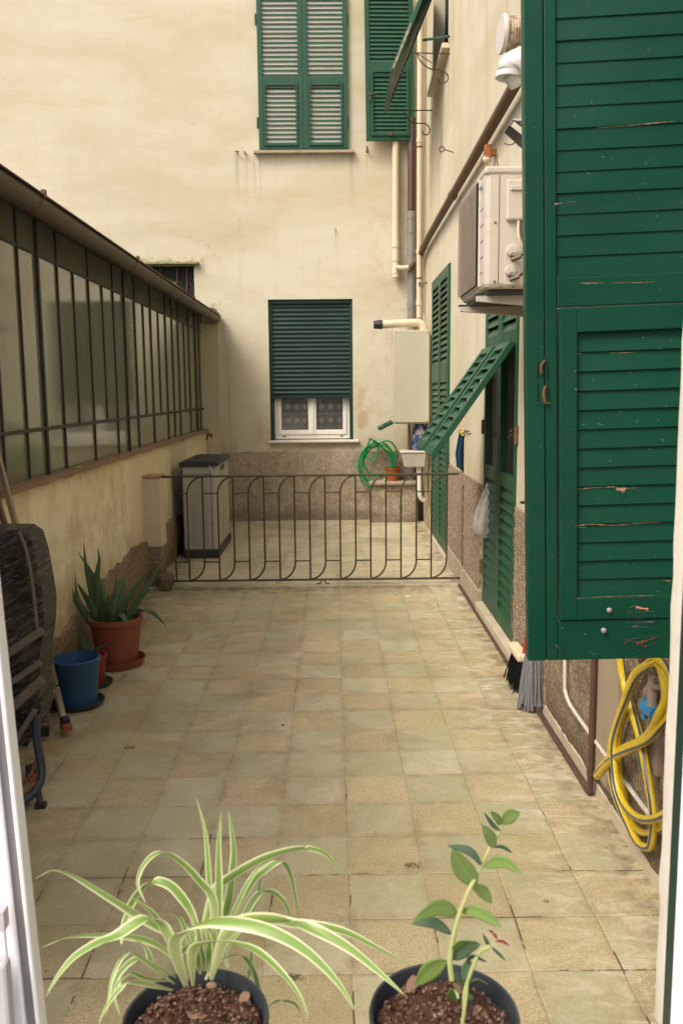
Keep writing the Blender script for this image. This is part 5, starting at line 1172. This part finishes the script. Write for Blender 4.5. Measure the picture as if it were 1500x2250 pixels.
mb = MB(); bar(mb, PX(-20, 940, -1.52), PX(42, 1180, -1.50), .030, .022); bar(mb, PX(42, 1180, -1.50), PY(108, 1600, 1.9), .030, .022); obj('long_rail', mb, M_alu, ld, bevel=.003)
mb = MB(); bar(mb, PX(-35, 1000, -1.50), PX(20, 1180, -1.48), .028, .02); obj('long_rail', mb, simple('brown_rail', (.16, .09, .07), .6, .3, 12), ld, bevel=.003)
p = [PY(98, 1508, 2.0), PY(131, 1507, 2.0), PY(104, 1540, 1.86), PY(60, 1545, 1.86)]
mb = MB(); u_ = Vector((0, 0, .018)); mb.hexa([p[3]-u_, p[2]-u_, p[1]-u_, p[0]-u_, p[3], p[2], p[1], p[0]]); obj('tread', mb, simple('worn_pine', (.36, .28, .18), .75, .2, 12, (.2, .14, .09), .5), ld, bevel=.003)
for q, s in ((f1, 1), (f2, 1)):
    mb = MB(); A = Matrix.Translation(q)@Matrix.Rotation(math.radians(35), 4, 'Z'); mb.box(-.022, .022, -.03, .03, -.005, .028, A); fo_ = obj('red_foot', mb, simple('brick_red_rubber', (.33, .09, .05), .8, .2, 20), ld, bevel=.004)
    mb = MB(); mb.box(-.018, .018, -.022, .022, .0285, .055, A@Matrix.Translation((0, .012, 0))); obj('black_shoe', mb, M_black, ld, bevel=.003)
mb = MB(); A = Matrix.Translation(f3)@Matrix.Rotation(math.radians(10), 4, 'Z'); mb.box(-.018, .018, -.018, .018, -.01, .035, A); obj('black_shoe', mb, M_black, ld, bevel=.003)
# lounger wrapped in plastic film
lo = thing('folded_lounger', (-1.35, 1.3, 0), 'folded sun lounger wrapped in crumpled dark plastic film on the left', 'lounger')
yL = 1.16
out = [(-60, 1165), (40, 1164), (70, 1178), (78, 1215), (88, 1270), (99, 1325), (96, 1385), (99, 1440), (104, 1500), (106, 1545), (112, 1590), (95, 1612), (78, 1580), (60, 1620), (42, 1640), (-60, 1650)]
mb = MB(); rows = []
N_ = 34; M2 = 20
def edgeR(py):
    pr_ = [(1164, 45), (1178, 66), (1215, 78), (1270, 88), (1325, 98), (1385, 96), (1440, 88), (1500, 88), (1545, 92), (1590, 84), (1640, 60)]
    for (a, b), (c2, d) in zip(pr_[:-1], pr_[1:]):
        if a <= py <= c2: return b+(d-b)*(py-a)/(c2-a)
    return 60
for j in range(N_+1):
    py_ = 1164+476*j/N_; er = edgeR(py_); row = []
    for i in range(M2+1):
        s = i/M2; px_ = -90+(er+90)*s; dep = yL+.025*noise.noise(Vector((px_*.02, py_*.010, 0)))+.014*abs(noise.noise(Vector(((px_+py_*.6)*.03, (py_-px_*.6)*.09, 4))))+.02*s**8
        row.append(PY(px_, py_, dep))
    back = [Vector((p.x, p.y+.16-.0*k, p.z)) for k, p in enumerate(reversed(row))]
    rows.append(row+back)
mb.strip(rows, closed=True)
b0 = len(mb.v)-len(rows)*len(rows[0]); mb.f.append([b0+k for k in range(len(rows[0]))]); mb.f.append([b0+(len(rows)-1)*len(rows[0])+k for k in reversed(range(len(rows[0])))])
obj('film_cover', mb, M_film, lo, smooth=True)
mb = MB()
mb.tube(cr([PY(px_, py_, yL-.04) for px_, py_ in [(42, 1168), (60, 1215), (74, 1300), (82, 1380)]]), .007, 6)
for a_, b_, w_ in (((-20, 1462), (94, 1384), .030), ((-20, 1530), (90, 1455), .022), ((-10, 1590), (94, 1492), .036), ((20, 1650), (78, 1560), .02)): bar(mb, PY(*a_, yL-.075), PY(*b_, yL-.055), .012, w_)
obj('frame_slats', mb, simple('strap_grey', (.13, .105, .075), .6, .35, 20, (.22, .18, .13), .5, bump=.4), lo)
mb = MB(); mb.tube(cr([PY(78, 1570, 1.14), PY(82, 1630, 1.12), PY(91, 1680, 1.10), PY(91, 1712, 1.07), PY(78, 1738, 1.03), PY(55, 1760, .99), PY(15, 1797, .92)], 6), .0165, 12); obj('tube_frame', mb, M_navy, lo, smooth=True)
mb = MB(); q = PZ(90, 1768, .012); q2 = PY(84, 1735, 1.04); mb.tube([q2, q], .012, 8); mb.box(q.x-.02, q.x+.02, q.y-.015, q.y+.015, -.001, .02); obj('foot', mb, M_black, lo)
mb = MB(); mb.tube([PY(40, 1738, 1.02), PY(70, 1700, 1.06), PY(84, 1660, 1.12)], .008, 8); mb.tube([PY(40, 1760, 1.0), PY(85, 1722, 1.05)], .010, 8); obj('rusty_rod', mb, M_rust, lo, smooth=True)
# ================================================================ NEAR RIGHT WALL: pipes, hose, tap, mop, broom
Zr = lambda l: [(1080+a/3.2143, 1300+b/3.2143) for a, b in l]
P = [PX(px_, py_, XR(1.5)-.022) for px_, py_ in Zr([(528, 420), (528, 650), (530, 700), (552, 770), (600, 850), (800, 1120), (1110, 1530), (1250, 1700)])]
P = [Vector((XR(p.y)-.03, p.y, p.z)) for p in P]
pipe('thin_pipe', cr(P[:4]+P[4:], 6), .0085, simple('pale_conduit', (.58, .53, .46), .5, .12, 12, (.3, .22, .13), .4), 'thin whitish conduit dropping then running low along the near right wall', 'conduit')
pa_ = PZ(1318, 1738, .02); yb_ = pa_.y
vx = XR(yb_)-.045
pts = [(vx+.005, yb_, 1.3), (vx, yb_, .6), (vx, yb_, .06), (vx-.004, yb_+.015, .03), (vx-.006, yb_+.05, .022)]+[(XR(y)-.052, y, .022) for y in (1.4, 2.0, 2.8, 3.6, 4.3, 4.72)]
pipe('brown_pipe', cr(pts, 5), .0125, M_drain, 'thin brown pipe coming down the near right wall and running back along the floor', 'pipe', collars=[((vx, yb_, .10), UP)], rc=1.25, hc=.02)
hs = thing('garden_hose', (XR(.5)-.08, .55, 0), 'yellow hose with blue stripes hung in long loops on the near right wall', 'hose')
def hl(l, outs):
    P = []
    for k, (px_, py_) in enumerate(Zr(l)):
        o_ = outs[k] if isinstance(outs, list) else outs
        P.append(PX(px_, py_, XR(.5)-o_))
    return P
A1 = hl([(900, 430), (905, 560), (925, 680), (980, 850), (1050, 1050), (1100, 1250), (1140, 1450), (1150, 1600), (1130, 1740), (1095, 1805), (1020, 1780), (960, 1660), (890, 1480), (855, 1300), (855, 1100), (885, 950), (930, 780), (965, 640), (1020, 545), (1110, 490), (1180, 520), (1225, 620), (1240, 760), (1225, 880), (1170, 970), (1080, 1050), (950, 1110), (850, 1190), (795, 1270), (800, 1300), (880, 1200), (1000, 1120), (1130, 1050), (1210, 950), (1248, 830), (1250, 680), (1215, 560), (1170, 490)], .055)
for i, p in enumerate(A1): p.x += .008*math.sin(i*.8)-(.02 if 22 < i < 34 else 0)
m_ = MB(); m_.tube(cr(A1, 5), .0135, 14, twist=3.0); obj('hose_coil', m_, M_hose, hs, smooth=True)
A2 = hl([(1120, 500), (1040, 560), (990, 640), (940, 780), (890, 930), (860, 1080), (870, 1280), (900, 1430), (960, 1540), (1050, 1605), (1150, 1605), (1240, 1560), (1300, 1500)], .085)
m_ = MB(); m_.tube(cr(A2, 5), .0135, 14, twist=2.0); obj('hose_coil', m_, M_hose, hs, smooth=True)
A3 = hl([(1150, 490), (1060, 540), (1000, 640), (955, 800), (905, 960), (885, 1120), (900, 1300), (935, 1450), (960, 1600), (1040, 1690), (1130, 1700), (1230, 1640), (1290, 1560)], .04)
m_ = MB(); m_.tube(cr(A3, 5), .0135, 14, twist=2.6); obj('hose_coil', m_, M_hose, hs, smooth=True)
A4 = hl([(1160, 470), (1220, 520), (1265, 620), (1280, 760), (1270, 880)], .07)
m_ = MB(); m_.tube(cr(A4, 5), .0135, 14, twist=2.6); obj('hose_coil', m_, M_hose, hs, smooth=True)
mb = MB(); q = PX(1433, 1452, XR(.5)-.05); mb.tube(cr([(XR(q.y)+.01, q.y, q.z+.02), q+Vector((0, 0, .01)), q+Vector((-.035, 0, 0)), q+Vector((-.04, 0, .04))]), .010, 8); tag(obj('wall_hook', mb, M_rust, smooth=True), 'rusty hook the yellow hose hangs on', 'hook')
tp = thing('garden_tap', (XR(.5), .52, .5), 'old tap with blue plastic hose couplings inside the yellow hose loops', 'tap')
c = PX(1441, 1510, XR(.5)-.04)
mb = MB(); mb.tube([(XR(.5)+.01, c.y, c.z), c+Vector((-.02, 0, 0))], .017, 12); mb.tube([c+Vector((-.01, -.03, .02)), c+Vector((-.01, .04, -.03))], .017, 12); mb.tube([c+Vector((-.01, .0, .05)), c+Vector((-.01, 0, -.06))], .018, 12); mb.tube([c+Vector((-.015, -.035, .035)), c+Vector((-.015, .03, .05))], .012, 10)
obj('tap_body', mb, simple('limed_metal', (.30, .24, .20), .65, .3, 40, (.45, .25, .18), .5), tp, smooth=True)
c2 = PX(1428, 1562, XR(.5)-.05)
mb = MB(); A = Matrix.Rotation(math.radians(80), 4, 'X')
mb.tube([c2+Vector((0, .04, .0)), c2+Vector((0, .022, 0)), c2+Vector((0, -.025, .005)), c2+Vector((0, -.05, .006))], [.022, .024, .020, .023], 16); mb.tube([c2+Vector((0, .055, .02)), c2+Vector((0, .052, -.045))], .010, 8)
obj('blue_coupling', mb, simple('sky_blue_plastic', (.03, .22, .45), .4, .2, 20), tp, smooth=True)
mb = MB(); q = PX(1405, 1690, XR(.5)-.05); q2 = PX(1412, 1640, XR(.5)-.05); q3 = PX(1424, 1625, XR(.5)-.05); mb.tube(cr([q3, q2, q]), [.008]*6+[.007]*7, 8); obj('green_lever', mb, simple('grey_green_plastic', (.08, .14, .12), .5, .2, 20), tp, smooth=True)
mb = MB(); q = PX(1449, 1590, XR(.4)-.015); mb.box(XR(.4)-.035, XR(.4)+.01, q.y-.03, q.y+.05, q.z-.17, q.z-.0); obj('wall_box', mb, simple('grey_pink_render', (.26, .20, .16), .85, .2, 10), tp, bevel=.008)
# mop
mo = thing('mop', (.97, 2.0, 0), 'grey string mop at the foot of the wall behind the big shutter', 'mop')
mc = PZ(1178, 1552, .0); mc = Vector((.957, 1.97, 0))
mb = MB(); random.seed(3)
for i in range(120):
    a = random.uniform(0, 6.2832); r1 = random.uniform(.0, .030); r2 = random.uniform(.02, .072); h = .38
    p0 = mc+Vector((r1*math.cos(a), r1*math.sin(a)*.8, h)); p2 = mc+Vector((r2*math.cos(a)+random.uniform(-.01, .01), r2*math.sin(a)*.8, random.uniform(.0, .05))); p1 = mc+Vector(((r1+r2)*.62*math.cos(a), (r1+r2)*.5*math.sin(a), .20))
    mb.tube(cr([p0, p1, p2], 4), .0062, 5)
obj('strings', mb, M_mop, mo, smooth=True)
mb = MB(); mb.tube([mc+Vector((0, 0, .36)), mc+Vector((0, 0, .44))], .03, 14); obj('collar', mb, M_mop, mo, smooth=True)
mb = MB(); mb.tube([mc+Vector((0, 0, .43)), Vector((XR(2)-.02, 2.05, 1.35))], .011, 10); obj('handle', mb, M_wood, mo, smooth=True)
br = thing('broom', (.95, 2.5, 0), 'broom with black bristles and a red handle leaning beside the mop', 'broom')
bc = PY(1142, 1415, 2.33); bc = Vector((.965, 2.36, 0))
mb = MB()
for i in range(260):
    u = random.uniform(-1, 1); v = random.uniform(-.02, .02)
    p0 = bc+Vector((v*.6, u*.12, .165)); mb.tube([p0, p0+Vector((random.uniform(-.035, .02)+v, u*.03, -.165))], .0022, 3, cap=False)
obj('bristles', mb, M_black, br)
mb = MB(); mb.box(bc.x-.032, bc.x+.03, bc.y-.13, bc.y+.13, .165, .205); obj('head', mb, M_straw, br, bevel=.010)
mb = MB(); mb.tube([bc+Vector((.012, -.09, .2)), PY(1166, 1340, 2.2), PY(1200, 1150, 2.1)], .012, 10); obj('handle', mb, M_red, br, smooth=True)
# ================================================================ LITTER on the floor
for i, (px_, py_, z_, s_, m_, lab, cat) in enumerate(((285, 1643, 0, .018, M_bark, 'curled orange-brown leaf on the tiles left of centre', 'leaf'), (621, 1594, 0, .007, M_redleaf, 'tiny dark red leaf on the central tiles', 'leaf'), (896, 1310, 0, .014, M_white, 'white scrap of paper on the tiles in front of the gate', 'paper'),
        (603, 1303, 0, .013, M_gasket, 'grey blob of dirt in front of the gate', 'litter'), (1199, 1981, 0, .006, M_bark, 'brown leaf bit on the near right tiles', 'leaf'), (869, 1308, 0, .006, M_redleaf, 'brown speck beside the white paper scrap', 'leaf'), (922, 1168, .028, .022, M_bar, 'dark twig on the raised floor at the far right', 'twig'), (575, 1188, .028, .012, M_white, 'white scrap on the raised floor near the cabinet', 'paper'),
        (741, 1224, .028, .008, M_bar, 'dark seed on the raised floor near the middle', 'litter'), (1115, 1465, 0, .006, M_bar, 'black speck on the tiles by the broom', 'litter'))):
    c = PZ(px_, py_, z_); mb = MB(); n = 9
    top = [c+Vector((s_*(.7+.5*random.random())*math.cos(k/n*6.2832)*1.5, s_*(.7+.5*random.random())*math.sin(k/n*6.2832), .002+.004*random.random())) for k in range(n)]
    mb.add([c+Vector((0, 0, .0055))]+top+[Vector((p.x, p.y, z_+.0005)) for p in top], [(0, 1+k, 1+(k+1) % n) for k in range(n)]+[(1+k, 1+n+k, 1+n+(k+1) % n, 1+(k+1) % n) for k in range(n)])
    tag(obj('dry_leaf' if cat == 'leaf' else cat.replace(' ', '_'), mb, m_, smooth=True), lab, cat)
for k, (px_, py_, lab) in enumerate(((905, 1903, 'moss clump on a tile joint right of centre'), (640, 2150, 'moss clump in the joint between the two sill pots'))):
    c = PZ(px_, min(py_, 2240), 0); mb = MB()
    for i in range(70):
        p = c+Vector((random.gauss(0, .016), random.gauss(0, .009), .0)); a = random.uniform(0, 6.28); d = Vector((math.cos(a), math.sin(a), 0))*.0016; t_ = Vector((random.uniform(-.008, .008), random.uniform(-.008, .008), random.uniform(.003, .011)))
        mb.add([p-d, p+d, p+t_], [(0, 1, 2)])
    tag(obj('moss', mb, M_moss), lab, 'moss', kind='stuff')
# ================================================================ NEAR WINDOW (the photographer's)
nb = thing('window_surround', (0, -1.4, 0), 'near window opening: sill, plastered jamb and white sashes framing the view', 'window')
mb = MB(); mb.box(-.9, 1.0, -1.60, -1.30, -.03, .80); obj('wall_below', mb, M_room, nb)
mb = MB(); mb.box(-.52, .52, -1.62, -1.255, .80, .832); obj('sill', mb, M_marble, nb, bevel=.006)
def jx(px_, Y): return PY(px_, 1850, Y).x
mb = MB(); xj = jx(1448, -1.22); rows = []
for j in range(60):
    z = .832+2.2*j/59; q = .0025*noise.noise(Vector((z*30, 0, 0)))+.002*noise.noise(Vector((z*9, 4, 0)))
    q -= .004*(z-1.08)
    rows.append([(xj+q+.35, -1.22, z), (xj+q+.004, -1.22, z), (xj+q, -1.226, z), (xj+q, -1.30, z), (xj+q+.004, -1.34, z)])
mb.strip(rows); mb.box(xj+.03, xj+.35, -1.335, -1.225, -.03, 3.0); obj('jamb', mb, M_jamb, nb, smooth=True)
x2 = jx(1484, -1.36); mb = MB(); mb.box(x2, x2+.3, -1.40, -1.345, .832, 3.03); obj('green_frame', mb, M_gasketg, nb, bevel=.002)
x3 = .2895; mb = MB(); mb.box(x3, x3+.3, -1.50, -1.405, .832, 3.03); obj('inner_frame', mb, M_wsash, nb, bevel=.004)
# left: opened white sash, seen edge-on
Lm = Matrix.Translation(PY(59, 1867, -1.30))@Matrix.Rotation(math.radians(8), 4, 'Z')@Matrix.Rotation(math.radians(-2.1), 4, 'Y')
k_ = (-1.30-CAM.y)/FPX
ls = MB(); ls.box(-.0050, 0, -.022, .012, -.5, .55, Lm); sa = obj('sash_bead', ls, M_wsash, nb, bevel=.003)
ls = MB(); ls.box(-.014, -.0052, -.016, .012, -.5, .55, Lm); obj('gasket', ls, M_gasket, nb)
ls = MB(); ls.box(-.30, -.0145, -.022, .02, -.5, .55, Lm); obj('sash', ls, M_wsash, nb, bevel=.003)
hp = PY(8, 2180, -1.345); ls = MB(); ls.box(hp.x-.06, hp.x+.010, hp.y-.012, hp.y+.004, hp.z-.10, hp.z+.040); obj('hinge_block', ls, simple('grey_hinge', (.40, .40, .42), .4, .1, 9), nb, bevel=.004)
hp = PY(6, 2008, -1.345); ls = MB(); ls.box(hp.x-.02, hp.x+.005, hp.y-.01, hp.y+.004, hp.z-.014, hp.z+.008); ls.tube([hp+Vector((.001, 0, -.01)), hp+Vector((.002, 0, -.075))], .0012, 6); obj('hinge_pin', ls, simple('grey_pin', (.45, .42, .45), .4, .1, 9), nb)
# ================================================================ POTTED PLANTS ON THE SILL
def pot(name, px_, py_, zc, R_, label):
    c = AT(px_, py_, zc); H_ = c.z-.832
    t = thing(name, (c.x, c.y, .832), label, 'potted plant')
    mb = MB(); b = Vector((c.x, c.y, .832))
    mb.lathe([(0, 0), (R_*.70, 0), (R_*.72, .005), (R_*.90, H_-.022), (R_*.985, H_-.020), (R_, H_-.004), (R_*.985, H_), (R_*.955, H_-.001), (R_*.945, H_-.006), (R_*.93, H_-.012), (R_*.91, H_-.03), (R_*.88, H_-.06)], b, 64)
    obj('pot', mb, M_pot, t, smooth=True)
    so_ = soil('soil', t, Vector((c.x, c.y, c.z-.019)), R_*.90, amp=.009, dome=.012)
    random.seed(int(px_))
    mb = MB()
    for i in range(800):
        r = R_*.86*math.sqrt(random.random()); a = random.uniform(0, 6.28); s_ = .0003+.0011*random.random()**2; zt = c.z-.018+.012*(1-(r/R_)**2)
        A = Matrix.Translation((c.x+r*math.cos(a), c.y+r*math.sin(a), zt+random.uniform(-.001, .003)))@Matrix.Rotation(random.uniform(0, 3), 4, 'Z')@Matrix.Rotation(random.uniform(-.8, .8), 4, 'X')
        mb.box(-s_*1.6, s_*1.6, -s_, s_, -s_*.6, s_*.6, A)
    obj('soil_crumbs', mb, simple('soil_crumb', (.13, .075, .05), .95, .5, 90, (.34, .23, .16), .6, .5, .6, bump=.8), t)
    for i in range(5):
        mb = MB(); r = R_*.8*math.sqrt(random.random()); a = random.uniform(0, 6.28); s_ = random.uniform(.004, .009)
        A = Matrix.Translation((c.x+r*math.cos(a), c.y+r*math.sin(a), c.z-.008))@Matrix.Rotation(random.uniform(0, 3), 4, 'Z')@Matrix.Rotation(random.uniform(-.6, .6), 4, 'X')
        n = 7; v_ = [A@Vector((s_*(1.3+.5*random.random())*math.cos(k/n*6.28), s_*(.6+.5*random.random())*math.sin(k/n*6.28), .002*random.random())) for k in range(n)]
        dn_ = [p-Vector((0, 0, .002)) for p in v_]
        mb.add(v_+dn_, [list(range(n)), list(range(2*n-1, n-1, -1))]+[(k, n+k, n+(k+1) % n, (k+1) % n) for k in range(n)])
        obj('bark_chip', mb, M_bark, t)
    return t, c
sp_plant, sc_ = pot('potted_spider_plant', 430, 2232, .90, .0765, 'variegated spider plant arching out of a dark pot on the near sill, left one')
Z5 = lambda l: [(a/1.875, 1700+b/1.875) for a, b in l]
lv = [([(860, 835), (885, 720), (862, 460), (845, 250), (805, 90)], .95, .97, .013), ([(878, 830), (890, 700), (905, 480), (905, 300), (912, 150)], .94, .95, .016), ([(905, 720), (935, 560), (958, 420), (962, 300), (940, 142)], .97, 1.0, .017),
      ([(800, 790), (740, 690), (590, 590), (450, 500), (300, 418), (215, 397), (140, 437)], .92, .86, .022), ([(900, 680), (880, 540), (820, 440), (740, 360), (660, 326), (595, 370), (572, 450), (608, 545)], .92, .85, .016),
      ([(830, 690), (800, 600), (760, 520), (690, 458), (620, 450), (545, 520), (512, 620), (502, 730)], .96, .98, .017), ([(722, 800), (705, 700), (655, 615), (585, 600), (480, 665), (400, 700), (300, 760), (235, 835), (186, 925)], .88, .80, .023),
      ([(722, 790), (650, 705), (545, 668), (400, 664), (270, 680), (165, 720)], .92, .90, .014), ([(800, 620), (880, 500), (960, 420), (1100, 345), (1250, 308), (1350, 335), (1418, 432)], .95, .99, .017),
      ([(925, 600), (1000, 490), (1060, 395), (1120, 342), (1192, 290)], .96, .98, .010), ([(930, 600), (1020, 470), (1090, 395), (1160, 362), (1205, 430), (1232, 610)], .97, 1.02, .014),
      ([(710, 800), (722, 700), (770, 645), (860, 612), (960, 608), (1100, 640), (1250, 725), (1390, 860), (1476, 1000)], .86, .78, .026), ([(890, 790), (925, 680), (985, 618), (1070, 600), (1200, 612), (1330, 660), (1450, 730), (1570, 830), (1680, 925)], .88, .80, .024),
      ([(900, 790), (950, 670), (1040, 606), (1130, 605), (1220, 620), (1310, 628), (1430, 655), (1560, 720), (1690, 790)], .95, .93, .018), ([(760, 815), (790, 735), (850, 695), (930, 692), (1050, 728), (1170, 825), (1245, 925), (1272, 1020)], .86, .79, .018),
      ([(630, 830), (570, 745), (510, 755), (465, 850), (440, 1000)], .87, .82, .012), ([(650, 855), (600, 775), (545, 770), (490, 830), (470, 900), (500, 1010)], .89, .85, .012), ([(615, 850), (540, 855), (480, 900), (430, 970), (405, 1040)], .85, .80, .014),
      ([(930, 735), (985, 745), (1040, 800), (1065, 900), (1075, 1000)], .97, 1.0, .014), ([(1000, 620), (1040, 525), (1110, 488), (1175, 530), (1198, 610)], .97, 1.0, .016), ([(990, 640), (1040, 560), (1065, 480), (1075, 390)], .97, .99, .012),
      ([(790, 660), (750, 600), (705, 572), (655, 592)], .94, .93, .011), ([(700, 680), (650, 600), (595, 545), (535, 505)], .93, .92, .014), ([(735, 815), (735, 760), (790, 690), (810, 640)], .89, .9, .013), ([(650, 830), (635, 790), (600, 720), (560, 690), (490, 680)], .9, .88, .013),
      ([(820, 790), (800, 700), (770, 620)], .9, .9, .014), ([(850, 800), (830, 740), (810, 640), (790, 560)], .91, .92, .013), ([(870, 790), (860, 690), (830, 600)], .91, .92, .014), ([(885, 800), (905, 720), (960, 680), (1020, 620)], .91, .93, .012), ([(620, 860), (600, 840), (540, 820), (480, 860), (450, 930)], .88, .84, .011),
      ([(940, 800), (920, 720), (905, 640), (910, 520)], .98, 1.02, .013), ([(1020, 870), (1040, 740), (1020, 680)], .98, 1.0, .010), ([(1100, 960), (1150, 935), (1210, 945), (1240, 990)], .97, .99, .009), ([(500, 700), (520, 600), (560, 520), (600, 470)], .97, .98, .014)]
for i, (l, za, zb3, wd) in enumerate(lv):
    Pp = Z5(l); n = len(Pp); P = [AT(px_, py_, za+(zb3-za)*(k/(n-1))**1.3) for k, (px_, py_) in enumerate(Pp)]
    # root each leaf in the crown
    if i not in (30, 31, 32, 33): P[0] = Vector((P[0].x*.6+sc_.x*.4, P[0].y*.5+sc_.y*.5+.02, min(P[0].z, sc_.z+.03)))
    sd = RT.copy()+FW*(.25*((i % 3)-1))+Vector((0, 0, .35 if i % 2 else -.1))
    P = [p+Vector((random.uniform(-1, 1), random.uniform(-1, 1), random.uniform(-1, 1)))*(.0010 if 0 < k < len(P)-1 else 0) for k, p in enumerate(P)]
    mb = MB(); blade(mb, P, wd*.68, side=sd, k=6, fold=.28 if i % 2 else -.28, prof=lambda u: max(.04, min(1, (.27+2.2*u))*(1-u**2.6)**.9))
    obj('leaf', mb, M_spider, sp_plant, smooth=True)
jp, jc = pot('potted_succulent', 975, 2222, .90, .0785, 'leggy round leaved succulent in a dark pot on the near sill, right one')
Z6 = lambda l: [(700+a/1.875, 1700+b/1.875) for a, b in l]
mb = MB(); S = [AT(px_, py_, z_) for (px_, py_), z_ in zip(Z6([(548, 850), (540, 760), (562, 640), (585, 560), (625, 465), (668, 385), (705, 305), (745, 235), (762, 190)]), (.90, .90, .90, .90, .90, .91, .91, .92, .92))]
S = cr(S, 5); mb.tube(S, [.0030-.0014*i/(len(S)-1) for i in range(len(S))], 8); mb.tube(cr([AT(px_, py_, .90) for px_, py_ in Z6([(600, 1000), (600, 900), (640, 780), (665, 730), (705, 712)])], 5), .0022, 6); mb.tube(cr([AT(px_, py_, .88) for px_, py_ in Z6([(590, 1040), (605, 930), (610, 860)])], 4), .002, 6)
obj('stem', mb, M_stem, jp, smooth=True)
def oval(u): return max(.02, math.sin(math.pi*min(1, max(0, u))**.85)**.75)
jl = [((752, 205), (780, 178), (828, 162), .022, 0, 1), ((750, 210), (735, 185), (705, 155), .012, 0, 0), ((748, 235), (715, 210), (680, 160), .007, 1, 0), ((720, 305), (705, 260), (675, 212), .017, 0, 1), ((722, 303), (755, 300), (795, 325), .008, 1, 0), ((650, 460), (590, 385), (548, 312), .030, 0, 1), ((668, 375), (620, 320), (530, 297), .013, 1, 0), ((680, 385), (760, 362), (832, 415), .018, 0, 1), ((632, 465), (670, 480), (712, 535), .018, 0, 1), ((570, 580), (490, 550), (388, 605), .024, 0, 1),
      ((545, 660), (470, 615), (380, 618), .016, 1, 0), ((590, 570), (660, 570), (750, 632), .019, 0, 1), ((548, 765), (600, 715), (665, 705), .026, 1, 1), ((545, 740), (590, 690), (650, 690), .020, 0, 0), ((525, 770), (470, 800), (400, 870), .028, 0, 1), ((605, 790), (630, 750), (690, 775), .014, 1, 0), ((640, 800), (610, 790), (590, 850), .013, 1, 1), ((610, 880), (650, 850), (695, 868), .012, 1, 0), ((600, 870), (565, 830), (540, 825), .012, 1, 0), ((560, 935), (545, 910), (545, 885), .012, 0, 1), ((705, 712), (690, 690), (675, 660), .006, 1, 0), ((712, 715), (740, 740), (768, 770), .006, 1, 0), ((612, 960), (630, 930), (600, 900), .009, 1, 0), ((590, 900), (600, 860), (612, 820), .012, 1, 0), ((575, 930), (560, 905), (540, 900), .011, 0, 0)]
for i, (a, b, c, wd, dk, fc_) in enumerate(jl):
    zt = .90+(.0 if dk else -.015)*((i % 2)*2-1)
    P = [AT(*Z6([p])[0], .905+(zt-.905)*k/2) for k, p in enumerate((a, b, c))]
    side = (FW.cross((P[2]-P[0]).normalized())).normalized() if fc_ else ((FW.cross((P[2]-P[0]).normalized())).normalized()*.7+FW*.6)
    mb = MB(); blade(mb, P, wd*.70, side=side, k=8, fold=.15, prof=oval, na=7); obj('leaf', mb, M_jaded if dk else M_jade, jp, smooth=True, solid=.0012)
for l, wd in (([(735, 682), (720, 660), (698, 642)], .0035), ([(725, 690), (755, 690), (785, 710)], .0035)):
    mb = MB(); blade(mb, [AT(*p, .895) for p in Z6(l)], wd, side=RT+DN, k=5, prof=oval); obj('leaf', mb, M_redleaf, jp, smooth=True)

# ---- repeats of one kind share a group
for o in list(bpy.data.objects):
    if o.parent is None and o.get('label'):
        b = o.name.split('.')[0]
        g = {'scroll_bracket': 'scrolled brackets under the upper right window', 'iron_pin': 'iron pins beside the upper sill', 'potted_spider_plant': 'potted plants on the near sill', 'potted_succulent': 'potted plants on the near sill', 'drainpipe': 'drainpipes in the far corner', 'shutter_stop': 'iron shutter stops in the walls', 'potted_aloe': 'pots along the left wall', 'blue_pot': 'pots along the left wall', 'potted_plant': 'pots along the left wall', 'dry_leaf': 'dry leaves lying on the tiles', 'litter': 'bits of litter on the floor', 'paper': 'scraps of paper on the floor', 'wall_hook': 'iron hooks in the walls'}.get(b)
        if g: o['group'] = g
